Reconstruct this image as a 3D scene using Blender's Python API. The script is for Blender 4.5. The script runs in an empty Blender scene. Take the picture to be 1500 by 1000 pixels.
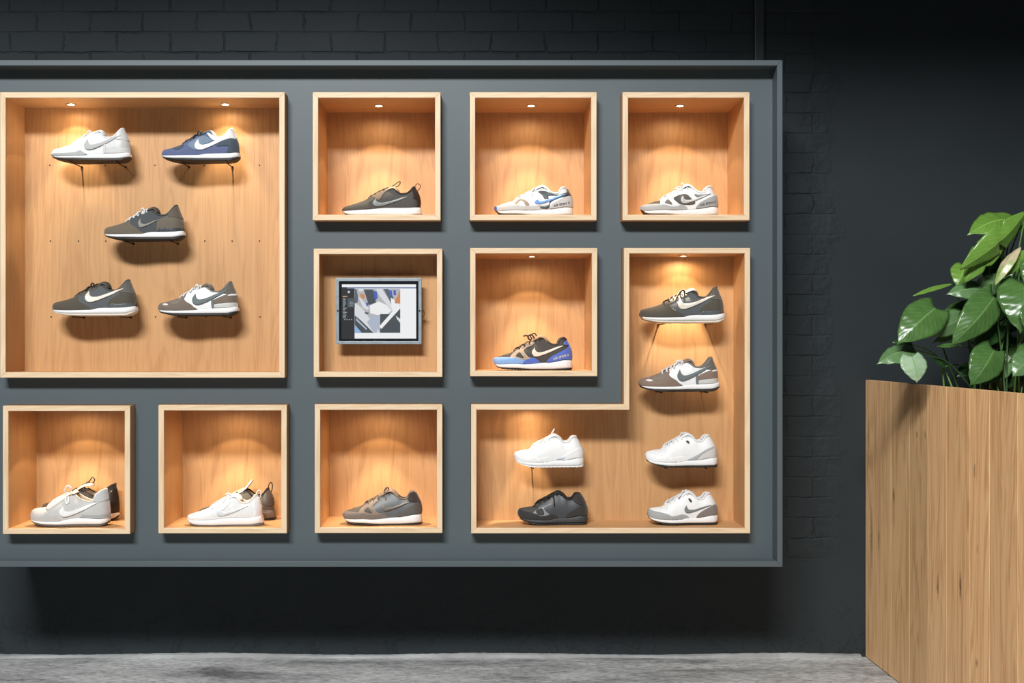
import bpy, bmesh, math, random
import numpy as np
from mathutils import Vector, Matrix
from mathutils.geometry import delaunay_2d_cdt

random.seed(7)
COL = bpy.context.scene.collection
F = 1624.0                      # focal length in px of the 1500 px frame
VX, VY = 689.0, 505.0           # where the view axis meets the picture
H = 1.28                        # camera height
YF = 4.06                       # front plane of the wooden niches
YP = 4.12                       # plane of the painted front panel
YL = 4.055                      # front of the cabinet rim
YW = 4.55                       # wall


def P(px, py, y):
    return Vector(((px - VX) / F * y, y, H - (py - VY) / F * y))


# ------------------------------------------------------------------ materials
def lin(c):
    return tuple(((v / 255) / 12.92 if v / 255 <= .04045 else ((v / 255 + .055) / 1.055) ** 2.4) for v in c)


def newmat(name):
    m = bpy.data.materials.new(name)
    m.use_nodes = True
    nt = m.node_tree
    return m, nt, nt.nodes['Principled BSDF'], nt.nodes, nt.links


def mp(nt, src, scale, rot=(0, 0, 0), loc=(0, 0, 0)):
    n = nt.nodes.new('ShaderNodeMapping')
    n.inputs['Scale'].default_value = scale
    n.inputs['Rotation'].default_value = rot
    n.inputs['Location'].default_value = loc
    nt.links.new(src, n.inputs['Vector'])
    return n.outputs[0]


def noise(nt, vec, scale, detail=4, rough=.5, dist=0):
    n = nt.nodes.new('ShaderNodeTexNoise')
    n.inputs['Scale'].default_value = scale
    n.inputs['Detail'].default_value = detail
    n.inputs['Roughness'].default_value = rough
    n.inputs['Distortion'].default_value = dist
    nt.links.new(vec, n.inputs['Vector'])
    return n.outputs['Fac']


def ramp(nt, fac, stops):
    n = nt.nodes.new('ShaderNodeValToRGB')
    e = n.color_ramp.elements
    while len(e) < len(stops):
        e.new(.5)
    for el, (p, c) in zip(e, stops):
        el.position = p
        el.color = (*c, 1) if len(c) == 3 else c
    nt.links.new(fac, n.inputs[0])
    return n.outputs[0]


def mathn(nt, op, a, b=None, clamp=False):
    n = nt.nodes.new('ShaderNodeMath')
    n.operation = op
    n.use_clamp = clamp
    for i, v in enumerate((a, b)):
        if v is None:
            continue
        if isinstance(v, (int, float)):
            n.inputs[i].default_value = v
        else:
            nt.links.new(v, n.inputs[i])
    return n.outputs[0]


def mixc(nt, fac, a, b, mode='MIX'):
    n = nt.nodes.new('ShaderNodeMix')
    n.data_type = 'RGBA'
    n.blend_type = mode
    if isinstance(fac, (int, float)):
        n.inputs[0].default_value = fac
    else:
        nt.links.new(fac, n.inputs[0])
    for i, v in ((6, a), (7, b)):
        if isinstance(v, tuple):
            n.inputs[i].default_value = (*v, 1)
        else:
            nt.links.new(v, n.inputs[i])
    return n.outputs[2]


def bump(nt, h, strength, dist, b):
    n = nt.nodes.new('ShaderNodeBump')
    n.inputs['Strength'].default_value = strength
    n.inputs['Distance'].default_value = dist
    nt.links.new(h, n.inputs['Height'])
    nt.links.new(n.outputs[0], b.inputs['Normal'])
    return n


def objco(nt):
    n = nt.nodes.new('ShaderNodeTexCoord')
    return n.outputs['Object']


_c = {}


def fabric(rgb, rough=.8, kind='cloth', gain=1.0):
    key = (rgb, rough, kind, gain)
    if key in _c:
        return _c[key]
    m, nt, b, N, L = newmat('%s_%d_%d_%d' % (kind, *rgb))
    c = tuple(min(.84, v * gain) for v in lin(rgb))
    co = objco(nt)
    n1 = noise(nt, co, 90, 3, .6)
    f = ramp(nt, n1, [(.3, (.95,) * 3), (.7, (1.0,) * 3)])
    col = mixc(nt, 1, c, f, 'MULTIPLY')
    if kind == 'mesh':
        v = N.new('ShaderNodeTexVoronoi')
        v.inputs['Scale'].default_value = 560
        L.new(co, v.inputs['Vector'])
        r = ramp(nt, v.outputs['Distance'], [(.1, (.72,) * 3), (.5, (1.04,) * 3)])
        col = mixc(nt, 1, col, r, 'MULTIPLY')
        bump(nt, v.outputs['Distance'], .35, .0012, b)
    else:
        n2 = noise(nt, co, 700 if kind != 'leather' else 260, 2, .6)
        bump(nt, n2, {'cloth': .25, 'suede': .4, 'leather': .12, 'foam': .06, 'rubber': .1}[kind], .0012, b)
    L.new(col, b.inputs['Base Color'])
    b.inputs['Roughness'].default_value = {'leather': .45, 'foam': .55, 'rubber': .6}.get(kind, rough)
    if kind == 'suede':
        b.inputs['Sheen Weight'].default_value = .25
    _c[key] = m
    return m


def wood(name, base, axis='Z', dark=(.72, .58, .45), seed=0., contrast=1.0, rough=.5, fine=1.0):
    """oak: grain running along an axis, long cathedral figure and pores"""
    m, nt, b, N, L = newmat(name)
    co = objco(nt)
    ax = 'XYZ'.index(axis)
    sc = [1.0, 1.0, 1.0]
    sc[ax] = .07
    v = mp(nt, co, tuple(sc), loc=(seed, seed * .37, seed * .73))
    broad = noise(nt, v, 9 * fine, 3, .55, 1.2)
    fig = noise(nt, v, 34 * fine, 5, .6, .8)
    sc2 = [1.0, 1.0, 1.0]
    sc2[ax] = .018
    v2 = mp(nt, co, tuple(sc2), loc=(seed * 2, seed, 0))
    pore = noise(nt, v2, 230 * fine, 3, .7)
    # rings: fine lines following the broad field
    rg = mathn(nt, 'SINE', mathn(nt, 'MULTIPLY', broad, 62.0))
    rg = mathn(nt, 'MULTIPLY', mathn(nt, 'ADD', rg, 1.0), .5)
    h = mathn(nt, 'ADD', mathn(nt, 'MULTIPLY', fig, .45), mathn(nt, 'MULTIPLY', pore, .35))
    h = mathn(nt, 'ADD', h, mathn(nt, 'MULTIPLY', rg, .16))
    d = tuple(base[i] * (1 - (1 - dark[i]) * contrast) for i in range(3))
    hi = tuple(min(.95, base[i] * (1 + .10 * contrast)) for i in range(3))
    c = ramp(nt, h, [(.30, d), (.5, base), (.68, hi)])
    L.new(c, b.inputs['Base Color'])
    b.inputs['Roughness'].default_value = rough
    bump(nt, pore, .10, .001, b)
    return m


def paint(name, c, rough=.5, bs=.05, scale=300, mott=.1):
    m, nt, b, N, L = newmat(name)
    co = objco(nt)
    n = noise(nt, co, scale, 3, .6)
    n2 = noise(nt, co, 3.0, 4, .6)
    f = ramp(nt, n2, [(.3, (1 - mott,) * 3), (.7, (1 + mott,) * 3)])
    L.new(mixc(nt, 1, c, f, 'MULTIPLY'), b.inputs['Base Color'])
    b.inputs['Roughness'].default_value = rough
    bump(nt, n, bs, .001, b)
    return m


def emis(name, c, s, base=(0, 0, 0)):
    m, nt, b, N, L = newmat(name)
    b.inputs['Base Color'].default_value = (*base, 1)
    b.inputs['Emission Color'].default_value = (*c, 1)
    b.inputs['Emission Strength'].default_value = s
    b.inputs['Roughness'].default_value = .35
    return m


def metal(name, c, rough=.35, met=1.0):
    m, nt, b, N, L = newmat(name)
    b.inputs['Base Color'].default_value = (*c, 1)
    b.inputs['Metallic'].default_value = met
    n = noise(nt, objco(nt), 60, 3)
    L.new(ramp(nt, n, [(.3, (rough * .8,) * 3), (.7, (rough * 1.2,) * 3)]), b.inputs['Roughness'])
    return m


OAK = (.56, .308, .132)
M_OAKV = wood('oak_veneer_upright', OAK, 'Z', seed=1.3, contrast=.4)
M_OAKV2 = wood('oak_veneer_back', OAK, 'Z', seed=5.1, contrast=.42, dark=(.62, .48, .36))
M_OAKH = wood('oak_veneer_level', OAK, 'X', seed=3.3, contrast=.4)
M_EDGEV = wood('oak_edge_upright', (.76, .575, .375), 'Z', seed=9.3, contrast=.5)
M_EDGEH = wood('oak_edge_level', (.76, .575, .375), 'X', seed=7.7, contrast=.5)
M_PANEL = paint('slate_painted_board', (.079, .101, .110), .5, .03, 240, .03)
M_DARKHOLE = paint('dark_hole', (.02, .014, .01), .9)
M_CHROME = metal('brushed_steel', (.75, .72, .68), .3)
M_PEG = metal('dark_bronze_metal', (.07, .045, .03), .45, .8)
M_LENS = emis('lit_lamp_lens', (1, .78, .5), 30)


# ------------------------------------------------------------------ object helpers
def tag(o, label=None, cat=None, group=None, kind=None):
    if label: o['label'] = label
    if cat: o['category'] = cat
    if group: o['group'] = group
    if kind: o['kind'] = kind
    return o


def empty(name, loc, label=None, cat=None, group=None, rz=0):
    o = bpy.data.objects.new(name, None)
    o.empty_display_size = .05
    COL.objects.link(o)
    o.location = loc
    o.rotation_euler = (0, 0, rz)
    return tag(o, label, cat, group)


def mkobj(name, verts, faces, mats, parent=None, loc=None, smooth=False, fm=None, merge=0):
    me = bpy.data.meshes.new(name)
    me.from_pydata([tuple(v) for v in verts], [], faces)
    if not isinstance(mats, (list, tuple)):
        mats = [mats]
    for m in mats:
        me.materials.append(m)
    if fm:
        for p, i in zip(me.polygons, fm):
            p.material_index = i
    bm = bmesh.new()
    bm.from_mesh(me)
    if merge:
        bmesh.ops.remove_doubles(bm, verts=bm.verts, dist=merge)
        bmesh.ops.dissolve_degenerate(bm, edges=bm.edges, dist=1e-6)
    bmesh.ops.recalc_face_normals(bm, faces=bm.faces)
    bm.to_mesh(me)
    bm.free()
    if smooth:
        for p in me.polygons:
            p.use_smooth = True
    o = bpy.data.objects.new(name, me)
    COL.objects.link(o)
    if parent:
        o.parent = parent
    if loc is not None:
        o.location = loc
    return o


class MB:
    def __init__(s):
        s.v, s.f, s.m = [], [], []

    def add(s, v, f, m=0):
        n = len(s.v)
        s.v += [tuple(a) for a in v]
        s.f += [tuple(i + n for i in q) for q in f]
        s.m += [m] * len(f)

    def box(s, x0, x1, y0, y1, z0, z1, m=0):
        v = [(x, y, z) for x in (x0, x1) for y in (y0, y1) for z in (z0, z1)]
        s.add(v, [(0, 1, 3, 2), (4, 6, 7, 5), (0, 4, 5, 1), (2, 3, 7, 6), (0, 2, 6, 4), (1, 5, 7, 3)], m)

    def prism(s, poly, y0, y1, m=0):
        """polygon in x,z extruded along y"""
        n = len(poly)
        v = [(x, y0, z) for x, z in poly] + [(x, y1, z) for x, z in poly]
        f = [tuple(range(n)), tuple(range(2 * n - 1, n - 1, -1))]
        f += [(i, (i + 1) % n, n + (i + 1) % n, n + i) for i in range(n)]
        s.add(v, f, m)

    def cyl(s, a, b, r0, r1=None, n=14, m=0, cap=True):
        a, b = Vector(a), Vector(b)
        r1 = r0 if r1 is None else r1
        d = (b - a).normalized()
        u = d.orthogonal().normalized()
        w = d.cross(u)
        v = []
        for c, r in ((a, r0), (b, r1)):
            for i in range(n):
                t = 2 * math.pi * i / n
                v.append(c + u * math.cos(t) * r + w * math.sin(t) * r)
        f = [(i, (i + 1) % n, n + (i + 1) % n, n + i) for i in range(n)]
        if cap:
            f += [tuple(range(n)), tuple(range(2 * n - 1, n - 1, -1))]
        s.add(v, f, m)

    def tube(s, pts, r, n=8, m=0, flat=1.0, closed=False, up=None):
        pts = [Vector(p) for p in pts]
        k = len(pts)
        rs = r if isinstance(r, (list, tuple)) else [r] * k
        v = []
        prev = None
        for i, p in enumerate(pts):
            if closed:
                d = pts[(i + 1) % k] - pts[i - 1]
            else:
                d = pts[min(i + 1, k - 1)] - pts[max(i - 1, 0)]
            if d.length < 1e-9:
                d = Vector((1, 0, 0))
            d.normalize()
            if prev is None:
                u = (up.copy() if up else d.orthogonal())
            else:
                u = prev
            u = (u - d * u.dot(d))
            if u.length < 1e-6:
                u = d.orthogonal()
            u.normalize()
            prev = u
            w = d.cross(u)
            for j in range(n):
                t = 2 * math.pi * j / n
                v.append(p + u * math.cos(t) * rs[i] * flat + w * math.sin(t) * rs[i])
        f = []
        for i in range(k if closed else k - 1):
            a, b = i * n, ((i + 1) % k) * n
            f += [(a + j, a + (j + 1) % n, b + (j + 1) % n, b + j) for j in range(n)]
        if not closed:
            f += [tuple(range(n)), tuple(range((k - 1) * n + n - 1, (k - 1) * n - 1, -1))]
        s.add(v, f, m)

    def build(s, name, mats, parent=None, loc=None, smooth=False, merge=0):
        return mkobj(name, s.v, s.f, mats, parent, loc, smooth, s.m, merge)


def catmull(pts, per=6, closed=False):
    pts = [np.array(p, float) for p in pts]
    n = len(pts)
    out = []
    rng = range(n) if closed else range(n - 1)
    for i in rng:
        if closed:
            a, b, c, d = pts[i - 1], pts[i], pts[(i + 1) % n], pts[(i + 2) % n]
        else:
            a, b, c, d = pts[max(i - 1, 0)], pts[i], pts[i + 1], pts[min(i + 2, n - 1)]
        for k in range(per):
            t = k / per
            out.append(.5 * (2 * b + (c - a) * t + (2 * a - 5 * b + 4 * c - d) * t * t + (3 * b - a - 3 * c + d) * t ** 3))
    if not closed:
        out.append(pts[-1])
    return out


def bevel(o, w, seg=2):
    b = o.modifiers.new('bevel', 'BEVEL')
    b.width = w
    b.segments = seg
    b.limit_method = 'ANGLE'
    return o


# ------------------------------------------------------------------ room shell
def wall_material():
    m, nt, b, N, L = newmat('painted_brick_wall')
    co = objco(nt)
    sep = N.new('ShaderNodeSeparateXYZ')
    L.new(co, sep.inputs[0])
    # x,z plane -> brick u,v, with worn wobble
    comb = N.new('ShaderNodeCombineXYZ')
    wob = noise(nt, co, 9, 6, .7)
    wob2 = noise(nt, mp(nt, co, (1, 1, 1), loc=(4, 2, 7)), 9, 6, .7)
    L.new(mathn(nt, 'ADD', sep.outputs['X'], mathn(nt, 'MULTIPLY', wob, .045)), comb.inputs['X'])
    L.new(mathn(nt, 'ADD', sep.outputs['Z'], mathn(nt, 'MULTIPLY', wob2, .022)), comb.inputs['Y'])
    br = N.new('ShaderNodeTexBrick')
    br.inputs['Scale'].default_value = 1.0
    br.inputs['Brick Width'].default_value = .22
    br.inputs['Row Height'].default_value = .083
    br.inputs['Mortar Size'].default_value = .006
    br.inputs['Mortar Smooth'].default_value = 1.0
    br.inputs['Bias'].default_value = 0
    br.inputs['Color1'].default_value = (1, 1, 1, 1)
    br.inputs['Color2'].default_value = (.55, .55, .55, 1)
    L.new(comb.outputs[0], br.inputs['Vector'])
    jm = ramp(nt, noise(nt, mp(nt, co, (1, 1, 2.2), loc=(9, 2, 5)), 5, 3, .6), [(.44, (.05,) * 3), (.60, (1,) * 3)])
    fac = mathn(nt, 'SUBTRACT', 1.0, mathn(nt, 'MULTIPLY', br.outputs['Fac'], jm))
    bw = N.new('ShaderNodeRGBToBW')
    L.new(br.outputs['Color'], bw.inputs[0])
    hb = mathn(nt, 'MULTIPLY', fac, mathn(nt, 'ADD', .7, mathn(nt, 'MULTIPLY', bw.outputs[0], .5)))
    wear = noise(nt, co, 26, 5, .65)
    hb = mathn(nt, 'ADD', hb, mathn(nt, 'MULTIPLY', wear, .45))
    # brick shows left of a ragged line and above the plinth; smooth render elsewhere
    rag = mathn(nt, 'MULTIPLY', mathn(nt, 'SUBTRACT', noise(nt, co, 9, 4, .6), .5), .30)
    mx = mathn(nt, 'MULTIPLY', mathn(nt, 'SUBTRACT', 1.50, mathn(nt, 'ADD', sep.outputs['X'], rag)), 8.0, True)
    mz = mathn(nt, 'MULTIPLY', mathn(nt, 'SUBTRACT', mathn(nt, 'ADD', sep.outputs['Z'], mathn(nt, 'MULTIPLY', rag, .3)), .40), 30.0, True)
    mask = mathn(nt, 'MULTIPLY', mx, mz)
    # peeled paint blisters, mostly low on the wall
    pe = noise(nt, co, 11, 6, .7, .6)
    pe = ramp(nt, pe, [(.53, (0,) * 3), (.56, (1,) * 3)])
    low = mathn(nt, 'MULTIPLY', mathn(nt, 'SUBTRACT', .35, sep.outputs['Z']), 3.0, True)
    pe = mathn(nt, 'MULTIPLY', pe, mathn(nt, 'MULTIPLY', low, .35))
    h = mathn(nt, 'ADD', mathn(nt, 'MULTIPLY', hb, mask), mathn(nt, 'MULTIPLY', noise(nt, co, 5, 5, .55), .25))
    h = mathn(nt, 'ADD', h, pe)
    bump(nt, h, .8, .006, b)
    n2 = noise(nt, co, 1.7, 5, .6)
    c = ramp(nt, n2, [(.3, (.0175, .0235, .0265)), (.7, (.0225, .0295, .033))])
    L.new(c, b.inputs['Base Color'])
    b.inputs['Roughness'].default_value = .7
    b.inputs['Specular IOR Level'].default_value = .3
    return m


def floor_material():
    m, nt, b, N, L = newmat('worn_grey_boards')
    co = objco(nt)
    v = mp(nt, co, (.45, 1.7, 1))
    n1 = noise(nt, v, 4.0, 8, .66, .1)
    n2 = noise(nt, mp(nt, co, (1, 3.0, 1), loc=(3, 1, 0)), 26, 8, .75)
    base = ramp(nt, n1, [(.34, (.18, .18, .177)), (.45, (.42, .42, .41)), (.60, (.64, .64, .62))])
    f = ramp(nt, n2, [(.36, (.45,) * 3), (.56, (1.1,) * 3)])
    c = mixc(nt, 1, base, f, 'MULTIPLY')
    L.new(c, b.inputs['Base Color'])
    L.new(ramp(nt, n2, [(.3, (.35,) * 3), (.7, (.65,) * 3)]), b.inputs['Roughness'])
    bump(nt, n2, .35, .004, b)
    return m


b_ = MB()
b_.box(-3.4, 3.6, YW, YW + .15, -.0, 3.3)
tag(b_.build('wall_back', wall_material()), kind='structure')
b_ = MB()
b_.box(-3.4, 3.6, -1.2, YW + .15, -.1, 0)
tag(b_.build('floor', floor_material()), kind='structure')
b_ = MB()
b_.box(-4.6, 4.2, 1.4, 1.65, 4.12, 4.6)  # unseen beam added above the view to softly shade the upper wall
tag(b_.build('unseen_shade_beam', paint('dark_light_blocker', (.03, .035, .038), .6)), kind='structure')
b_ = MB()
b_.box(-.3, 4.2, 1.42, 1.63, 3.88, 4.119)  # second added beam, out of view, darkens the wall at upper right
tag(b_.build('unseen_shade_beam_right', paint('dark_light_blocker', (.03, .035, .038), .6)), kind='structure')
# ragged plaster skirt edge where wall meets the floor
b_ = MB()
pts = []
xs = np.linspace(-3.4, 1.60, 260)
lo, up = [], []
for x in xs:
    lo.append((x, YW - .012 - .006 * math.sin(x * 9) - .004 * random.random()))
    up.append(.009 + .004 * math.sin(x * 5.3 + 1) + .002 * random.random())
v, f = [], []
for i, x in enumerate(xs):
    v += [(x, lo[i][1], 0), (x, lo[i][1] + .003, up[i]), (x, YW, up[i] + .003), (x, YW, 0)]
for i in range(len(xs) - 1):
    a, c = 4 * i, 4 * i + 4
    f += [(a, a + 1, c + 1, c), (a + 1, a + 2, c + 2, c + 1), (a + 2, a + 3, c + 3, c + 2), (a + 3, a, c, c + 3)]
f += [(0, 1, 2, 3), (4 * (len(xs) - 1) + 3, 4 * (len(xs) - 1) + 2, 4 * (len(xs) - 1) + 1, 4 * (len(xs) - 1))]
tag(mkobj('baseboard_back', v, f, paint('chalky_grey_cement', (.33, .34, .335), .8, .3, 90, .3)), kind='structure')
# boxed-in conduit running up the wall above the cabinet
b_ = MB()
xa, xb = P(1103, 0, YW).x, P(1117, 0, YW).x
b_.box(xa, xb, YW - .03, YW, 2.05, 3.3)
tag(bevel(b_.build('trim_1', paint('dark_paint_trim', (.030, .038, .042), .5, .05, 200)), .004), kind='structure')

# ------------------------------------------------------------------ niches and cabinet
MM = lambda px: (px - VX) / F * YF
ZZ = lambda py: H - (py - VY) / F * YF
T = 8.0 / F * YF
RECT = {'A': (0, 135, 417, 553, .177), 'B1': (458, 135, 645.3, 322.5, .265), 'B2': (688, 135, 874, 322.5, .265),
        'B3': (912, 135, 1098, 322.5, .265), 'T': (459.5, 364, 648, 552, .12), 'B5': (688.5, 363, 875, 551, .265),
        'R1': (4, 594, 190.5, 782, .265), 'R2': (232, 593, 420, 781, .265), 'R3': (461, 592, 648, 780.5, .265)}
LAB = {'A': 'large square oak niche holding five sneakers on pegs, top left of the display',
       'B1': 'small lit oak niche with one dark sneaker, top row beside the large niche',
       'B2': 'small lit oak niche with the white and blue sneaker, middle of the top row',
       'B3': 'small lit oak niche with the white and grey sneaker, top right corner of the display',
       'T': 'shallow oak niche holding the wall-mounted tablet',
       'B5': 'small lit oak niche with the bright blue and black sneaker, beside the tablet',
       'R1': 'oak niche in the bottom row with grey sneaker in front of a black one',
       'R2': 'oak niche in the bottom row with white sneaker in front of a brown one',
       'R3': 'oak niche in the bottom row with one grey-brown sneaker, below the tablet'}
holes = []


def frame_part(name, poly, y0, y1, parent, m_in, m_edge):
    """mitred board: polygon in x,z; the front face and first millimetres are edge lipping"""
    b = MB()
    b.prism(poly, y0 + .006, y1, 0)
    o = b.build(name, [m_in], parent)
    e = MB()
    e.prism(poly, y0, y0 + .006, 0)
    bevel(e.build('edge_lipping', [m_edge], o), .0012, 1)
    return o


for k, (x0, y0, x1, y1, d) in RECT.items():
    X0, X1, Z1, Z0 = MM(x0), MM(x1), ZZ(y0), ZZ(y1)
    holes.append((X0, X1, Z0, Z1))
    cx, cz = (X0 + X1) / 2, Z0
    root = empty('display_niche', (cx, YF, cz), LAB[k], 'niche', 'oak display niches')
    a, b2, c, e = X0 - cx, X1 - cx, 0, Z1 - Z0
    frame_part('top_panel', [(a, e), (b2, e), (b2 - T, e - T), (a + T, e - T)], 0, d, root, M_OAKH, M_EDGEH)
    frame_part('bottom_panel', [(a, c), (b2, c), (b2 - T, c + T), (a + T, c + T)], 0, d, root, M_OAKH, M_EDGEH)
    frame_part('side_panel', [(a, c), (a, e), (a + T, e - T), (a + T, c + T)], 0, d, root, M_OAKV, M_EDGEV)
    frame_part('side_panel', [(b2, c), (b2, e), (b2 - T, e - T), (b2 - T, c + T)], 0, d, root, M_OAKV, M_EDGEV)
    bk = MB()
    bk.box(a + T, b2 - T, d, d + .008, c + T, e - T)
    if k == 'A':
        for hy, hx in ((242, (73, 154, 227, 299, 380)), (353, (74, 115, 155, 196, 228, 300, 340, 380)), (464, (75, 155, 228, 302, 381))):
            for q in hx:
                p = P(q, hy, YF + d)
                bk.cyl((p.x - cx, d - .0006, p.z - cz), (p.x - cx, d + .001, p.z - cz), .0028, n=10, m=1)
    bo = bk.build('back_panel', [M_OAKV2, M_DARKHOLE], root)

# the L-shaped niche
d = .177
LP = [(914, 363), (1099, 363), (1099, 781), (690, 781), (690, 592), (914, 592)]
LPo = [(MM(x), ZZ(y)) for x, y in LP]
cx, cz = (LPo[0][0] + LPo[1][0]) / 2, LPo[2][1]
LI = [(914 + 8, 363 + 8), (1099 - 8, 363 + 8), (1099 - 8, 781 - 8), (690 + 8, 781 - 8), (690 + 8, 592 + 8), (914 + 8, 592 + 8)]
LPi = [(MM(x), ZZ(y)) for x, y in LI]
root = empty('display_niche', (cx, YF, cz), 'L-shaped oak niche with six sneakers, bottom right of the display', 'niche', 'oak display niches')
nm = ['top_panel', 'side_panel', 'bottom_panel', 'side_panel', 'top_panel', 'side_panel']
for i in range(6):
    j = (i + 1) % 6
    q = [(LPo[i][0] - cx, LPo[i][1] - cz), (LPo[j][0] - cx, LPo[j][1] - cz), (LPi[j][0] - cx, LPi[j][1] - cz), (LPi[i][0] - cx, LPi[i][1] - cz)]
    hor = i in (0, 2, 4)
    frame_part(nm[i], q, 0, d, root, M_OAKH if hor else M_OAKV, M_EDGEH if hor else M_EDGEV)
bk = MB()
bk.prism([(x - cx, z - cz) for x, z in LPi], d, d + .008)
bk.build('back_panel', M_OAKV2, root)
holes.append((MM(690), MM(1099), ZZ(781), ZZ(592)))
holes.append((MM(914), MM(1099), ZZ(592) - .001, ZZ(363)))

# painted cabinet: panel with openings and a rim
LX = lambda px: (px - VX) / F * YL
LZ = lambda py: H - (py - VY) / F * YL
cx0, cx1, cz1, cz0 = LX(-44), LX(1146.5), LZ(88), LZ(830)
t = 8 / F * YL
cab = empty('display_cabinet', ((cx0 + cx1) / 2, YW, cz0), 'wide slate-grey painted wall cabinet that carries all the oak niches', 'cabinet')
ox, oy, oz = cab.location
holes = [(a_ - .0015, b__ + .0015, c_ - .0015, d_ + .0015) for a_, b__, c_, d_ in holes]
xsn = sorted({cx0 + t, cx1 - t} | {h[0] for h in holes} | {h[1] for h in holes})
zsn = sorted({cz0 + t, cz1 - t} | {h[2] for h in holes} | {h[3] for h in holes})
b = MB()
nx, nz = len(xsn), len(zsn)
solid = {}
for i in range(nx - 1):
    for j in range(nz - 1):
        mx_, mz_ = (xsn[i] + xsn[i + 1]) / 2, (zsn[j] + zsn[j + 1]) / 2
        solid[i, j] = not any(h[0] < mx_ < h[1] and h[2] < mz_ < h[3] for h in holes)
th = .012
idx = lambda i, j, k: (i * nz + j) * 2 + k
v = [(x - ox, YP + (th if k else 0) - oy, z - oz) for x in xsn for z in zsn for k in (0, 1)]
f = []
for (i, j), s in solid.items():
    if not s:
        continue
    f.append((idx(i, j, 0), idx(i + 1, j, 0), idx(i + 1, j + 1, 0), idx(i, j + 1, 0)))
    f.append((idx(i, j, 1), idx(i, j + 1, 1), idx(i + 1, j + 1, 1), idx(i + 1, j, 1)))
    for (di, dj, a, b2) in ((-1, 0, (i, j), (i, j + 1)), (1, 0, (i + 1, j), (i + 1, j + 1)), (0, -1, (i, j), (i + 1, j)), (0, 1, (i, j + 1), (i + 1, j + 1))):
        if not solid.get((i + di, j + dj), False):
            f.append((idx(*a, 0), idx(*b2, 0), idx(*b2, 1), idx(*a, 1)))
mkobj('front_panel', v, f, M_PANEL, cab)
for name, poly in (('top_rail', [(cx0, cz1), (cx1, cz1), (cx1 - t, cz1 - t), (cx0 + t, cz1 - t)]),
                   ('bottom_rail', [(cx0, cz0), (cx1, cz0), (cx1 - t, cz0 + t), (cx0 + t, cz0 + t)]),
                   ('side_rail', [(cx0, cz0), (cx0, cz1), (cx0 + t, cz1 - t), (cx0 + t, cz0 + t)]),
                   ('side_rail', [(cx1, cz0), (cx1, cz1), (cx1 - t, cz1 - t), (cx1 - t, cz0 + t)])):
    b = MB()
    b.prism([(x - ox, z - oz) for x, z in poly], YL - oy, 0)
    bevel(b.build(name, M_PANEL, cab), .0015, 2)


# ------------------------------------------------------------------ recessed lamps
def lamp_fixture(px, zc, y, label, power, ang_=66, cone=.16):
    x = px
    root = empty('recessed_spotlight', (x, y, zc), label, 'lamp', 'small round lamps in the niche ceilings')
    b = MB()
    n = 24
    R0, R1 = .019, .0125
    prof = [(R0, 0), (R0, -.0022), (R1 + .0015, -.0032), (R1, -.0012)]
    v, f = [], []
    for i in range(n):
        a = 2 * math.pi * i / n
        for r, z in prof:
            v.append((r * math.cos(a), r * math.sin(a), z))
    for i in range(n):
        j = (i + 1) % n
        for q in range(3):
            f.append((i * 4 + q, j * 4 + q, j * 4 + q + 1, i * 4 + q + 1))
    b.add(v, f)
    b.build('trim_ring', M_CHROME, root, smooth=True)
    b = MB()
    b.cyl((0, 0, -.0018), (0, 0, -.0002), R1, n=20)
    b.build('lens', M_LENS, root)
    for nm_, en, ang, bl_, col_ in (('lamp_beam', power * 1.0, ang_, .45, (1.0, .82, .60)), ('lamp_cone', power * cone, 97, .12, (1.0, .78, .52)), ('lamp_spill', power * (.08 if ang_ > 60 else .04), 172, .5, (1.0, .74, .46))):
        l = bpy.data.lights.new(nm_, 'SPOT')
        l.energy = en
        l.color = col_
        l.spot_size = math.radians(ang)
        l.spot_blend = bl_
        l.shadow_soft_size = .007
        o = bpy.data.objects.new(nm_, l)
        COL.objects.link(o)
        o.parent = root
        o.location = (0, 0, -.006)


PW = 9.5
for k, px, lab, pw in (('B1', 555, 'small round lit lamp above the dark grey knit sneaker, top row', PW),
                       ('B2', 778, 'small round lit lamp above the white and blue sneaker', PW),
                       ('B3', 996, 'small round lit lamp above the white and grey sneaker, top right niche', PW),
                       ('B5', 779, 'small round lit lamp above the bright blue and black sneaker', PW),
                       ('R1', 112, 'small round lamp in the niche of the light grey sneaker, bottom row', PW),
                       ('R2', 342, 'small round lamp in the niche of the all-white sneaker, bottom row', PW),
                       ('R3', 556, 'small round lamp in the niche below the tablet', PW)):
    r = RECT[k]
    zc = ZZ(r[1]) - T
    yy = YF + .135
    lamp_fixture((px - VX) / F * yy, zc, yy, lab, pw)
zA = ZZ(135) - T
lamp_fixture((104 - VX) / F * 4.168, zA, 4.168, 'small round lit lamp above the white sneaker in the large niche', PW * .9, 60, .14)
lamp_fixture((330 - VX) / F * 4.168, zA, 4.168, 'small round lit lamp above the blue sneaker in the large niche', PW * .9, 60, .14)
lamp_fixture((1001 - VX) / F * 4.168, ZZ(371), 4.168, 'small round lit lamp at the top of the L-shaped niche', PW * 3.0, 52, .03)
lamp_fixture((776 - VX) / F * 4.168, ZZ(600), 4.168, 'small round lamp in the low arm of the L-shaped niche', PW * 1.1, 46, .02)


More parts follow.
